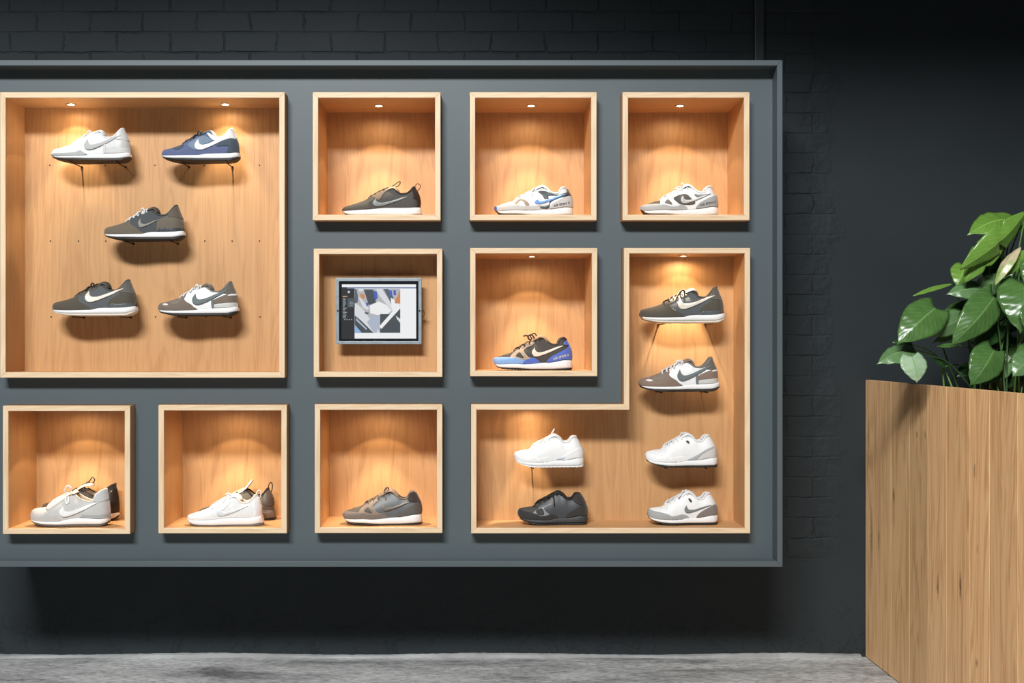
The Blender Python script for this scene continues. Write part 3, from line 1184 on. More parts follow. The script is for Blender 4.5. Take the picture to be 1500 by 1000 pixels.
# dark knit racer, top row
kn = fb((82, 78, 70), kind='mesh')
RK = dict(tpl='racer', mid=FOAM, out=BLACKR, teeth=0)
SPEC.append(dict(RK, label='dark grey knit sneaker with heel loop, in the leftmost small niche of the top row', px=(501, 619), y=YB, z=ZF('B1'), zs=1.04,
    upper=fb((74, 72, 68), kind='cloth'), tonguem=fb((200, 165, 130), kind='cloth'), lace=fb((70, 62, 54)), collar=BLACKF, lining=fb((190, 160, 130)), lr=.002,
    logom=fb((124, 130, 130), kind='leather'), logo=((665, 368), 612, 490, (1165, 340)),
    patches=[('toe_knit', kn, [(105, 560), (105, 480), (300, 420), (500, 350), (640, 290), (640, 380), (560, 450), (560, 545)]),
             ('lace_panel', fb((120, 104, 88), kind='mesh'), [(500, 365), (640, 290), (840, 190), (880, 200), (780, 290), (720, 390), (660, 380), (620, 350)]),
             ('heel_panel', fb((48, 42, 38), kind='leather'), [(1215, 330), (1225, 200), (1256, 150), (1340, 240), (1375, 400), (1365, 515), (1290, 515), (1300, 400)])],
    loop=[(1262, 185), (1272, 150), (1305, 118), (1345, 140), (1352, 172), (1322, 215), (1300, 235)], loopm=fb((150, 110, 84)),
    bow=[[(640, 292, -.012), (760, 232, -.016), (900, 175, -.014), (1010, 98, -.010), (1032, 112, -.006), (1000, 160, -.008), (930, 180, -.010)],
         [(640, 292, -.012), (650, 330, -.020), (680, 350, -.026)]]))

# web-overlay runners
MUD = [(110, 560), (110, 500), (140, 462), (300, 455), (450, 462), (560, 490), (640, 485), (700, 460), (760, 478), (800, 515), (780, 560), (560, 560)]
WT = [(500, 380), (452, 430), (500, 452), (562, 460), (535, 410)]
WM = [(588, 365), (640, 330), (730, 300), (800, 302), (862, 358), (925, 410), (900, 455), (770, 462), (680, 450), (620, 405)]
WTOE = [(180, 450), (250, 405), (330, 380), (405, 365), (390, 420), (366, 455), (260, 456)]
WU = [(922, 298), (1000, 305), (1170, 292), (1100, 325), (1000, 345), (945, 340)]
HG = [(938, 515), (985, 440), (1060, 395), (1180, 335), (1275, 305), (1320, 380), (1320, 480), (1180, 482), (1060, 505)]
BOWS = [[(760, 190, -.008), (720, 178, -.020), (680, 185, -.026), (640, 205, -.030), (604, 228, -.034)],
        [(770, 190, -.006), (735, 150, -.016), (742, 122, -.018), (775, 150, -.012), (770, 195, -.006)],
        [(770, 190, .006), (810, 150, .016), (850, 140, .020), (870, 170, .016), (780, 200, .006)]]
SP = dict(tpl='span', mid=FOAM, out=BLACKR, teeth=.0012, pitch=.012)
g5, g6 = fb((196, 194, 190), kind='suede'), fb((170, 172, 170), kind='suede')
SPEC.append(dict(SP, label='white and pale grey sneaker with light blue side logo, top row', px=(725, 840), y=YB, z=ZF('B2'), zs=.98,
    upper=WHITE, tonguem=WHITEM, lace=WHITEM, collar=WHITEM, lining=WHITEM,
    logom=fb((112, 160, 222), kind='leather'), logo=((735, 385), 712, 448, (1195, 290)),
    patches=[('toe_mesh', WHITEM, WTOE),
             ('web_band', fb((168, 148, 126), kind='suede'), [(392, 452), (440, 395), (480, 362), (520, 365), (590, 400), (628, 460), (600, 480), (570, 470), (545, 420), (500, 388), (455, 430), (430, 462)]),
             ('collar_band', fb((72, 80, 82), kind='leather'), [(770, 245), (860, 235), (940, 262), (1040, 292), (1180, 268), (1262, 215), (1310, 320), (1160, 330), (1010, 380), (950, 430), (925, 512), (800, 512), (790, 488), (890, 480), (925, 410), (1080, 325), (930, 312), (925, 365), (870, 368), (825, 300)]),
             ('quarter', WHITE, [(800, 300), (860, 370), (925, 375), (925, 460), (780, 475), (720, 440), (700, 340)]),
             ('toe_guard', g5, [(110, 560), (110, 500), (140, 470), (300, 450), (450, 462), (560, 485), (660, 470), (790, 495), (790, 560), (560, 560)]),
             ('toe_bumper', fb((72, 108, 170), kind='rubber'), [(90, 560), (95, 480), (135, 478), (142, 560)]),
             ('heel_counter', g5, HG), ('heel_tab', fb((58, 42, 32), kind='suede'), [(1190, 320), (1200, 260), (1250, 200), (1330, 330), (1270, 310)])],
    text=('AIR SPAN II', fb((60, 62, 66)), (1005, 492), .0118, .22),
    bow=[[(760, 205, -.010), (700, 200, -.024), (672, 250, -.030), (680, 300, -.034)], [(770, 195, -.006), (800, 180, -.014), (850, 190, -.016), (860, 215, -.012)]]))
SPEC.append(dict(SP, label='white sneaker with grey overlays and dark mesh windows, in the top right niche', px=(939, 1053), y=YB, z=ZF('B3'), zs=1.02,
    upper=WHITE, tonguem=WHITEM, lace=WHITEM, collar=WHITEM, lining=fb((110, 78, 56)),
    logom=fb((190, 190, 186), kind='leather'), logo=((728, 330), 702, 442, (1130, 315)),
    patches=[('toe_mesh', fb((78, 72, 66), kind='mesh'), WTOE), ('mesh_window', fb((112, 106, 100), kind='mesh'), WT), ('quarter_mesh', fb((88, 84, 80), kind='mesh'), WM),
             ('collar_mesh', fb((120, 126, 128), kind='mesh'), WU), ('toe_guard', g6, MUD), ('heel_counter', fb((160, 162, 160), kind='suede'), HG)],
    text=('AIR SPAN II', fb((70, 70, 72)), (1005, 486), .0118, .24), bow=BOWS))
bg = fb((176, 154, 132), kind='suede')
rb = fb((82, 108, 190), kind='suede')
SPEC.append(dict(SP, label='black and beige sneaker with bright blue toe and heel, beside the tablet niche', px=(722, 839), y=YB, z=ZF('B5'), zs=1.06,
    upper=fb((74, 68, 62), kind='mesh'), tonguem=fb((150, 120, 96)), lace=fb((60, 46, 38)), collar=fb((70, 58, 50)), lining=fb((90, 72, 60)),
    logom=fb((238, 218, 198), kind='leather'), logo=((750, 310), 690, 440, (1165, 290)),
    patches=[('web_band', bg, [(360, 455), (420, 385), (500, 335), (610, 270), (700, 235), (740, 240), (700, 280), (620, 310), (575, 345), (575, 380), (640, 450), (700, 462), (640, 492), (540, 490), (400, 470)]),
             ('mesh_window', fb((70, 66, 60), kind='mesh'), WT),
             ('toe_guard', fb((130, 168, 214), kind='suede'), MUD), ('toe_guard_tip', rb, [(560, 560), (575, 500), (700, 455), (760, 475), (805, 518), (780, 560)]),
             ('heel_counter', rb, [(915, 520), (985, 440), (1060, 405), (1180, 345), (1250, 290), (1170, 270), (1190, 230), (1250, 215), (1330, 330), (1330, 490), (1180, 482), (1060, 505)])],
    text=('AIR SPAN II', fb((216, 200, 176)), (1015, 490), .0118, .28),
    bow=[[(720, 215, -.008), (650, 190, -.018), (640, 150, -.022), (690, 130, -.020), (730, 175, -.016), (730, 220, -.008)],
         [(720, 215, .006), (680, 140, .010), (740, 110, .014), (770, 150, .012), (740, 215, .006)],
         [(640, 150, -.014), (600, 140, -.018), (565, 150, -.020)]]))
tp = fb((140, 124, 108), kind='suede')
YR = 4.148
SPEC.append(dict(SP, label='grey and taupe sneaker with white sole, alone in the niche below the tablet', px=(502, 618.5), y=YR, z=ZF('R3'), zs=1.06,
    upper=fb((96, 98, 98), kind='leather'), tonguem=fb((128, 108, 92)), lace=fb((104, 86, 70)), collar=fb((118, 100, 84)), lining=fb((90, 76, 64)),
    logom=fb((112, 106, 98), kind='leather'), logo=((750, 340), 715, 430, (1140, 310)), teeth=.001, out=BROWNR,
    patches=[('toe_mesh', fb((92, 84, 76), kind='mesh'), WTOE), ('web_band', tp, [(360, 455), (420, 385), (500, 335), (610, 280), (640, 300), (590, 350), (575, 380), (640, 450), (680, 470), (640, 492), (540, 490), (400, 470)]),
             ('mesh_window', fb((84, 82, 78), kind='mesh'), WT), ('toe_guard', fb((118, 106, 96), kind='suede'), MUD),
             ('heel_counter', fb((92, 90, 86), kind='leather'), HG), ('heel_tab', fb((58, 46, 38), kind='suede'), [(1110, 262), (1120, 190), (1160, 150), (1240, 190), (1310, 320), (1200, 310), (1130, 300)])],
    bow=[[(770, 205, -.006), (740, 170, -.016), (770, 110, -.018), (805, 125, -.014), (790, 200, -.008)], [(770, 205, .006), (800, 150, .012), (780, 120, .016), (750, 160, .012), (765, 205, .006)],
         [(775, 205, -.01), (770, 250, -.022), (765, 285, -.028)]]))

JG = dict(tpl='jog', mid=FOAM, out=BLACKR, teeth=.0014, pitch=.016)
MJ = [(200, 560), (205, 480), (225, 405), (300, 425), (420, 445), (500, 462), (560, 490), (640, 482), (720, 465), (790, 480), (832, 520), (800, 560), (560, 560)]
HJ = [(950, 520), (1010, 440), (1130, 370), (1240, 322), (1320, 380), (1320, 490), (1180, 484), (1060, 508)]
BJ = [[(770, 175, -.008), (735, 150, -.018), (752, 108, -.020), (785, 140, -.014), (775, 180, -.006)], [(770, 175, .006), (820, 120, .016), (860, 140, .018), (790, 180, .006)],
      [(765, 178, -.01), (700, 190, -.024), (672, 215, -.030)]]
ZL = ZZ(781) + T
YLN = 4.152
JW = dict(JG, upper=WHITE, tonguem=WHITEM, lace=WHITEM, collar=WHITEM, lining=WHITEM)
eye = fb((70, 62, 56), kind='rubber')
SPEC.append(dict(JW, label='white sneaker with mid-grey toe guard, standing at the bottom of the L-shaped niche', px=(949, 1052), y=YLN, z=ZL,
    logom=fb((120, 124, 122), kind='suede'), logo=((800, 325), 760, 445, (1185, 325)),
    patches=[('toe_guard', fb((160, 162, 160), kind='mesh'), MJ), ('heel_counter', fb((124, 116, 108), kind='suede'), HJ),
             ('eyelet', eye, [(830, 235), (850, 230), (885, 265), (870, 288), (845, 270)])], bow=BJ))
wh2 = fb((212, 212, 210), kind='leather')
SPEC.append(dict(JW, label='white sneaker with faint grey heel panel, on pegs in the L-shaped niche', px=(946, 1051.5), y=YA, z=GZ(685, YA - .03),
    patches=[('heel_counter', fb((205, 202, 198), kind='leather'), HJ), ('heel_grey_band', fb((172, 176, 178), kind='mesh'), [(820, 520), (900, 480), (1010, 420), (1140, 345), (1230, 320), (1200, 352), (1060, 425), (950, 515)]),  # grey mesh band along the heel counter
             ('toe_guard', WHITE, MJ), ('eyelet', eye, [(810, 240), (840, 232), (862, 262), (838, 272)])], bow=BJ[:2]))
SPEC.append(dict(JW, label='all-white sneaker with one lace end standing up, above the black sneaker', px=(753.5, 855.5), y=YA, z=GZ(685, YA - .03), out=FOAM,
    patches=[('toe_guard', WHITE, MJ), ('heel_counter', WHITE, HJ), ('side_patch', fb((206, 212, 220), kind='mesh'), [(860, 505), (920, 470), (1000, 470), (960, 505)])],
    bow=[[(765, 178, -.004), (790, 130, -.004), (830, 60, -.004), (845, 35, -.004)], [(770, 175, -.006), (820, 140, -.010), (860, 145, -.010), (860, 175, -.006)]]))
dk = fb((52, 52, 52), kind='leather')
sv = fb((136, 138, 138), kind='leather')
SPEC.append(dict(JG, label='all-black sneaker with thin silver lines, standing in the L-shaped niche', px=(759, 861), y=YLN, z=ZL,
    upper=fb((66, 68, 70), kind='leather'), tonguem=BLACKF, lace=BLACKF, collar=BLACKF, lining=BLACKF, mid=fb((62, 64, 66), kind='foam'), out=fb((40, 39, 38), kind='rubber'), teeth=.003,
    patches=[('toe_mesh', fb((74, 72, 70), kind='mesh'), [(225, 410), (330, 365), (460, 340), (500, 330), (470, 420), (430, 450)]),
             ('web_band', sv, [(440, 445), (520, 380), (600, 350), (720, 305), (725, 325), (625, 362), (622, 400), (695, 468), (640, 486), (560, 492), (470, 465)]),
             ('mesh_window', fb((60, 60, 60), kind='mesh'), [(490, 412), (560, 372), (598, 395), (605, 468), (520, 468)]),
             ('toe_guard', fb((40, 39, 38), kind='suede'), MJ), ('heel_counter', fb((46, 42, 38), kind='suede'), HJ),
             ('heel_tab', fb((44, 40, 36), kind='suede'), [(1070, 250), (1100, 165), (1180, 140), (1280, 300), (1180, 320)])],
    bow=[[(765, 178, -.010), (700, 205, -.022), (650, 200, -.028), (640, 240, -.030)], [(770, 175, -.006), (740, 150, -.014), (790, 145, -.010), (775, 180, -.006)], [(765, 178, -.014), (770, 240, -.030), (772, 330, -.038)]]))

# bottom left pair
lg = fb((190, 190, 186), kind='suede')
SPEC.append(dict(tpl='trainer', label='light grey sneaker with white side logo, in front of a black one', px=(44, 160.5), y=4.135, z=ZF('R1'),
    upper=fb((194, 192, 188), kind='mesh'), tonguem=fb((232, 214, 186)), lace=WHITEM, collar=fb((206, 200, 190)), lining=fb((228, 208, 178)), mid=FOAM, out=fb((90, 84, 78), kind='rubber'), teeth=.002, pitch=.016, cr=.0028, tth=.003,
    tongue=[(340, 455), (450, 365), (560, 295), (680, 232), (750, 205), (790, 222)],
    logom=WHITE, logo=((640, 405), 580, 555, (1140, 350)),
    patches=[('toe_guard', fb((186, 184, 180), kind='mesh'), [(85, 640), (90, 500), (130, 460), (300, 450), (440, 520), (560, 560), (600, 640)]),
             ('eyestay', fb((200, 196, 190), kind='suede'), [(350, 420), (450, 335), (560, 275), (700, 225), (760, 240), (690, 290), (620, 320), (500, 400), (420, 460)]),
             ('heel_counter', lg, [(915, 528), (960, 480), (1050, 420), (1150, 350), (1270, 300), (1280, 528)]),
             ('heel_clip', fb((164, 168, 166), kind='leather'), [(895, 612), (900, 540), (1000, 530), (1270, 530), (1275, 612)]),
             ('heel_tab', fb((186, 190, 190), kind='suede'), [(1050, 330), (1085, 220), (1140, 190), (1250, 150), (1270, 300), (1150, 350)])],
    bow=[[(665, 250, -.012), (625, 200, -.020), (640, 140, -.024), (680, 112, -.024), (715, 140, -.022), (712, 190, -.018), (670, 250, -.012)],
         [(665, 250, -.012), (640, 270, -.026), (655, 330, -.034), (680, 375, -.037)], [(668, 250, -.01), (690, 290, -.028), (700, 360, -.036)]]))
SPEC.append(dict(tpl='trainer', label='black sneaker with cream lining, behind the light grey sneaker', px=(60, 174), y=4.262, z=ZF('R1'), ws=.95, zs=1.02,
    upper=fb((48, 40, 34), kind='suede'), tonguem=fb((226, 206, 178)), lace=fb((70, 52, 40)), collar=fb((84, 66, 54)), lining=fb((232, 224, 212)), mid=FOAM, out=BLACKR, tth=.0035, cr=.003,
    tongue=[(340, 455), (450, 365), (560, 295), (680, 225), (770, 180), (850, 172), (880, 195)],
    patches=[('heel_counter', fb((38, 33, 29), kind='leather'), [(1040, 600), (1070, 420), (1130, 330), (1180, 260), (1290, 260), (1290, 600)]),
             ('toe_mesh', fb((76, 64, 54), kind='mesh'), [(100, 560), (120, 480), (300, 440), (400, 400), (420, 520)])],
    bow=[[(690, 225, 0), (720, 190, -.006), (800, 160, -.008), (850, 170, -.006)], [(700, 200, .01), (760, 160, .014), (800, 150, .01)]],
    loop=[(770, 205), (800, 150), (830, 110), (850, 78), (880, 90), (890, 130), (850, 170)], loopm=fb((60, 44, 36))))
SPEC.append(dict(RK, label='all-white knit sneaker with heel loop, in front of a brown one', px=(273.5, 386.5), y=4.135, z=ZF('R2'), zs=1.08,
    upper=WHITEM, tonguem=WHITEM, lace=WHITEM, collar=fb((226, 214, 196)), lining=fb((228, 206, 176)), out=fb((120, 118, 116), kind='rubber'), mid=FOAM,
    patches=[('lace_panel', WHITE, [(500, 360), (640, 285), (840, 180), (900, 190), (840, 300), (720, 400), (620, 380)]),
             ('heel_panel', WHITE, [(1215, 330), (1225, 200), (1256, 150), (1340, 240), (1375, 400), (1365, 515), (1250, 515), (1250, 400)])],
    logom=fb((214, 214, 216), kind='leather'), logo=((675, 350), 645, 480, (1160, 330)),
    bow=[[(800, 215, -.010), (770, 170, -.020), (810, 150, -.020), (850, 180, -.016), (810, 215, -.01)], [(810, 215, 0), (870, 170, .004), (920, 130, .006)],
         [(800, 215, -.01), (760, 240, -.02), (720, 290, -.03)]],
    loop=[(1250, 200), (1262, 150), (1290, 112), (1325, 125), (1335, 165), (1318, 215), (1300, 240)], loopm=fb((232, 226, 214))))
SPEC.append(dict(RK, label='brown knit sneaker with dark heel loop, behind the all-white knit one', px=(291, 404), y=4.262, z=ZF('R2'), ws=.95, zs=1.12,
    upper=fb((96, 88, 78), kind='mesh'), tonguem=fb((236, 232, 226)), lace=fb((200, 180, 150)), collar=BLACKF, lining=fb((226, 196, 158)), mid=fb((110, 96, 84), kind='foam'), out=BLACKR,
    tongue=[(490, 378), (600, 325), (720, 262), (830, 205), (900, 150), (950, 95), (985, 60)], tth=.0022,
    patches=[('heel_panel', fb((86, 76, 66), kind='leather'), [(1180, 330), (1225, 200), (1256, 150), (1340, 240), (1375, 400), (1365, 430), (1250, 430), (1200, 400)]),
             ('heel_stripe', fb((190, 184, 174), kind='leather'), [(1100, 512), (1100, 496), (1365, 494), (1365, 512)])],
    loop=[(1250, 200), (1262, 140), (1290, 95), (1318, 110), (1325, 160), (1312, 215), (1300, 240)], loopm=fb((60, 48, 40))))

for sp in SPEC:
    sneaker(sp)

# ------------------------------------------------------------------ pegs that carry the hanging sneakers
PEGS = [('white sneaker in the large niche', (75, 192), 236.5, YF + .177), ('blue sneaker', (236, 352), 236.5, YF + .177),
        ('olive sneaker with white laces', (152, 271), 352, YF + .177), ('dark olive sneaker in the large niche', (76, 201), 463, YF + .177),
        ('brown and white sneaker in the large niche', (231, 350), 463, YF + .177),
        ('topmost sneaker in the L-shaped niche', (937, 1063), 473.5, YF + .177), ('brown and white sneaker of the L-shaped niche', (936, 1055), 574, YF + .177),
        ('white sneaker with faint grey heel', (946, 1051.5), 685, YF + .177), ('all-white sneaker with the upright lace end', (753.5, 855.5), 685, YF + .177)]
for lab, (a, c), gp, yb in PEGS:
    for q, side in ((.27, 'toe'), (.83, 'heel')):
        zz = GZ(gp, YA - .03) - .0022 + (.0 if side == 'toe' else .0)
        xx = ((a + (c - a) * q) - VX) / F * (YA - .01)
        y0, y1 = YA - .042, yb
        b = MB()
        b.cyl((0, y0 - yb, 0), (0, .0, 0), .0022, n=10)
        b.cyl((0, y0 - yb - .002, 0), (0, y0 - yb, 0), .0016, .0022, n=10)
        b.cyl((0, -.003, 0), (0, 0, 0), .0045, n=12)
        o = b.build('shoe_peg', M_PEG, None, (xx, yb, zz))
        tag(o, 'dark peg under the %s of the %s' % (side, lab), 'peg', 'metal pegs in the niche back panels')


# ------------------------------------------------------------------ tablet
def tablet():
    y0 = YF + .055
    X = lambda px: (px - VX) / F * y0
    Z = lambda py: H - (py - VY) / F * y0
    x0, x1, z1, z0 = X(492), X(617.5), Z(407), Z(504)
    cx, cz = (x0 + x1) / 2, (z0 + z1) / 2
    root = empty('tablet', (cx, y0, z0), 'wall-mounted tablet in a blue-grey metal frame showing a web page', 'tablet')
    W, Hh = (x1 - x0) / 2, (z1 - z0)
    fr = metal('blue_grey_anodised', (.30, .35, .38), .45, .5)
    t_ = .0118
    b = MB()
    o, i_ = [(-W, 0), (W, 0), (W, Hh), (-W, Hh)], [(-W + t_, t_), (W - t_, t_), (W - t_, Hh - t_), (-W + t_, Hh - t_)]
    for k in range(4):
        j = (k + 1) % 4
        b.prism([o[k], o[j], i_[j], i_[k]], 0, .018)
    bevel(b.build('frame', fr, root, merge=.00001), .001)
    b = MB()
    b.box(-W + t_, W - t_, .004, .016, t_, Hh - t_)
    bz = b.build('bezel', paint('black_glass', (.012, .013, .015), .15, 0, 10, 0), root)
    bz.modifiers.clear()
    # the display: page, side bar, photograph
    s_ = lambda zx, zy: ((480 + zx * .12 - VX) / F * y0 - cx, H - (395 + zy * .12 - VY) / F * y0 - z0)
    e = lambda n, c, st=.96: emis('display_' + n, lin(c), st, (.01, .01, .01))

    def quad(name, polys, mats, dy, parent):
        b = MB()
        for p, m in polys:
            pp = [s_(*q) for q in p]
            b.prism(pp, .0038 - dy, .0042 - dy, m)
        return b.build(name, mats, parent)
    R = lambda a, b2, c, d_: [(a, b2), (c, b2), (c, d_), (a, d_)]
    scr = quad('screen', [(R(168, 172, 1080, 845), 0)], [e('black', (24, 28, 32))], 0, root)
    quad('page', [(R(328, 228, 1080, 838), 0), (R(172, 178, 1078, 210), 0)], [e('white', (235, 236, 238), .98)], .0002, scr)
    quad('tool_bar', [(R(235, 212, 1076, 228), 0)], [e('barblue', (120, 140, 175))], .0004, scr)
    side = [(R(180, 318, 238, 332), 1), (R(240, 345, 330, 460), 2)]
    rr = random.Random(3)
    for k in range(15):
        yy = 345 + k * 17
        side.append((R(185, yy, 205 + rr.random() * 30, yy + 8), 0))
    for k in range(4):
        side.append((R(200 + k * 28, 600, 214 + k * 28, 612), 0))
    for k in range(4):
        side.append((R(265, 370 + k * 20, 290 + rr.random() * 30, 378 + k * 20), 0))
    quad('side_bar', side, [e('line', (150, 160, 166)), e('tan', (190, 140, 110)), e('block', (70, 80, 86))], .0004, scr)
    b = MB()
    c0 = s_(257, 270)
    b.cyl((c0[0], .0036, c0[1]), (c0[0], .0032, c0[1]), .0045, n=24)
    b.build('round_badge', e('badge', (205, 208, 210)), scr)
    b = MB()
    for dx in (-.0018, .0010):
        b.prism([(c0[0] + dx, c0[1] - .002), (c0[0] + dx + .0009, c0[1] - .002), (c0[0] + dx + .0016, c0[1] + .002), (c0[0] + dx + .0007, c0[1] + .002)], .0028, .0031)
    b.build('badge_mark', e('badgemark', (60, 64, 70)), scr)
    ph = [(R(330, 232, 882, 770), 0),
          ([(330, 560), (600, 770), (330, 770)], 1), ([(330, 400), (420, 470), (640, 770), (560, 770), (330, 545)], 2),
          ([(440, 240), (550, 240), (590, 400), (500, 430)], 1), ([(330, 232), (350, 232), (370, 330), (365, 400), (330, 410)], 5),
          ([(395, 290), (445, 300), (455, 350), (420, 355), (398, 330)], 3), ([(380, 232), (430, 232), (430, 262), (380, 262)], 2),
          ([(375, 330), (400, 340), (500, 470), (490, 495), (430, 460)], 2),
          ([(590, 235), (660, 232), (790, 440), (800, 520), (760, 470), (640, 330)], 2), ([(510, 440), (620, 385), (720, 430), (780, 500), (720, 545), (600, 550), (520, 530)], 6),
          ([(680, 232), (740, 232), (800, 330), (810, 480), (790, 470), (760, 380)], 5), ([(740, 250), (780, 250), (790, 310), (760, 320)], 4), ([(800, 250), (830, 250), (835, 310), (805, 310)], 4),
          ([(820, 370), (850, 330), (885, 240), (885, 410), (820, 410)], 3), ([(770, 340), (820, 370), (820, 410), (880, 415), (870, 470), (800, 520), (775, 440)], 6),
          ([(640, 540), (760, 540), (885, 470), (885, 768), (640, 768)], 1), ([(628, 690), (860, 430), (895, 460), (655, 722)], 6), ([(830, 560), (885, 600), (885, 650), (845, 600)], 2),
          ([(540, 560), (640, 580), (610, 690), (600, 768), (560, 768), (480, 640)], 7), ([(555, 250), (600, 270), (610, 340), (580, 380), (560, 300)], 4), ([(465, 400), (495, 400), (495, 440), (470, 440)], 4),
          ([(450, 515), (500, 520), (495, 545), (460, 540)], 5), ([(330, 670), (415, 768), (330, 768)], 8), ([(350, 590), (480, 720), (470, 735), (345, 615)], 7)]
    b = MB()
    for k, (p, m) in enumerate(ph):
        b.prism([s_(*q) for q in p], .0034 - .00004 * k, .0036 - .00004 * k, m)
    b.build('photograph', [e('greyish', (176, 178, 182)), e('charcoal', (64, 72, 78)), e('pale', (214, 216, 220)), e('orange', (205, 130, 80)), e('blue', (70, 90, 180)),
                           e('slate', (80, 92, 104)), e('bright', (236, 236, 236)), e('mist', (170, 180, 198)), e('skyblue', (140, 175, 220))], scr)
    for sx, sz in ((-1, 0), (1, 0), (-1, 1), (1, 1)):
        b = MB()
        x, z = sx * (W - t_ / 2), t_ / 2 if not sz else Hh - t_ / 2
        b.cyl((x, 0, z), (x, -.0018, z), .0030, .0024, n=12)
        b.build('screw', M_CHROME, root)
    b = MB()
    zc = s_(0, 500)[1]
    for sx in (-1, 1):
        b.cyl((sx * (W - t_ * .6), -.002, zc), (sx * (W - t_ * .6), .001, zc), .0035, n=12)
    b.box(W, W + .010, .004, .012, zc - .003, zc + .003)
    b.build('latch', M_PEG, root)
    b = MB()
    b.tube(catmull([(W + .007, .008, zc), (W + .010, .012, zc - .010), (W + .004, .02, zc - .022), (W - .01, .03, zc - .03), (W - .04, .035, zc - .03)], 6), .0012, 6)
    b.build('cable', M_PEG, root, smooth=True)
    b = MB()
    b.box(-.05, .05, .018, .0645, Hh / 2 - .045, Hh / 2 + .045)
    bevel(b.build('wall_bracket', fr, root), .002)


tablet()


# ------------------------------------------------------------------ planter
PX = P(1266, 0, YW).x + .004
PTOP = 1.137
PY0, PY1 = 2.92, YW - .003
PWD = .52


def planter():
    root = empty('planter', (PX + PWD / 2, (PY0 + PY1) / 2, 0), 'tall planter clad in vertical wooden boards, standing against the wall', 'planter')
    ox, oy = root.location[0], root.location[1]
    rr = random.Random(11)
    # cut lines along the long side
    cuts = [PY1]
    for s in (1308, 1335, 1362, 1390, 1424, 1453, 1494):
        cuts.append(YW / ((s - VX) / (1270 - VX)))
    while cuts[-1] > PY0 + .2:
        cuts.append(cuts[-1] - .165)
    cuts.append(PY0)

    def board(a, c, lon, k):
        """board from a to c; lon: along y on the left face, else along x on the front"""
        shade = [1.0, .93, .84, 1.03, .97, 1.06, .92, 1.04, .98][k % 9]
        base = tuple(v * shade for v in (.90, .55, .27))
        m = wood('larch_board_%d_%s' % (k, 'l' if lon == 1 else 'f%d' % lon), base, 'Z', dark=(.62, .46, .33), seed=3.1 * k + lon, contrast=.75, rough=.5, fine=.9)
        nt = m.node_tree
        bs = nt.nodes['Principled BSDF']
        src = bs.inputs['Base Color'].links[0].from_socket
        co = objco(nt)
        col = src
        # knots and resin streaks with a shape of their own
        for (ky, kz, ry, rz, st) in KN.get(k, []) if lon == 1 else []:
            sub = nt.nodes.new('ShaderNodeVectorMath')
            sub.operation = 'SUBTRACT'
            nt.links.new(co, sub.inputs[0])
            sub.inputs[1].default_value = (0, ky - oy, kz)
            mu = nt.nodes.new('ShaderNodeVectorMath')
            mu.operation = 'MULTIPLY'
            nt.links.new(sub.outputs[0], mu.inputs[0])
            mu.inputs[1].default_value = (0, 1 / ry, 1 / rz)
            ln = nt.nodes.new('ShaderNodeVectorMath')
            ln.operation = 'LENGTH'
            nt.links.new(mu.outputs[0], ln.inputs[0])
            dd = mathn(nt, 'ADD', ln.outputs['Value'], mathn(nt, 'MULTIPLY', noise(nt, co, 45, 4, .6), .7))
            mk = ramp(nt, dd, [(.35, (st,) * 3), (1.0, (0,) * 3)])
            col = mixc(nt, mk, col, (.07, .03, .012))
        nt.links.new(col, bs.inputs['Base Color'])
        g = .0009
        b = MB()
        if lon == 1:
            b.box(PX - ox, PX + .022 - ox, c - oy + g, a - oy - g, .004, PTOP)
        elif lon == 2:
            b.box(a - ox + g, c - ox - g, PY0 - oy, PY0 + .022 - oy, .004, PTOP)
        else:
            b.box(PX + PWD - .022 - ox, PX + PWD - ox, c - oy + g, a - oy - g, .004, PTOP)
        bevel(b.build('board', m, root), .0008, 2)

    yy = lambda px: YW / ((px - VX) / (1270 - VX))

    def kn(px, py, ry, rz, st=1.0):
        y = yy(px)
        return (y, P(px, py, y).z, ry, rz, st)
    KN = {0: [kn(1279, 790, .035, .30, .6), kn(1275, 640, .02, .2, .5), kn(1290, 790, .02, .10, .5)],
          1: [kn(1312, 726, .014, .055, .9), kn(1328, 655, .03, .12, .35)],
          2: [kn(1346, 636, .012, .03, .8), kn(1358, 637, .010, .03, .8), kn(1347, 935, .02, .05, .45)],
          3: [kn(1377, 860, .012, .085, 1.0)], 4: [kn(1410, 860, .016, .10, 1.0)],
          5: [kn(1431, 688, .012, .04, .7), kn(1434, 971, .02, .03, .7), kn(1435, 803, .008, .03, .6)], 6: [kn(1470, 720, .01, .06, .4)]}
    for k in range(len(cuts) - 1):
        board(cuts[k], cuts[k + 1], 1, k)
        board(cuts[k], cuts[k + 1], 3, k)
    xs_ = [PX + .0225, PX + .145, PX + .27, PX + .40, PX + PWD - .0225]
    for k in range(4):
        board(xs_[k], xs_[k + 1], 2, k)
    b = MB()
    b.box(PX + .024, PX + PWD - .024, PY0 + .024, PY1 - .01, .9, PTOP - .035)
    return b, root


soil_mb, planter_root = planter()

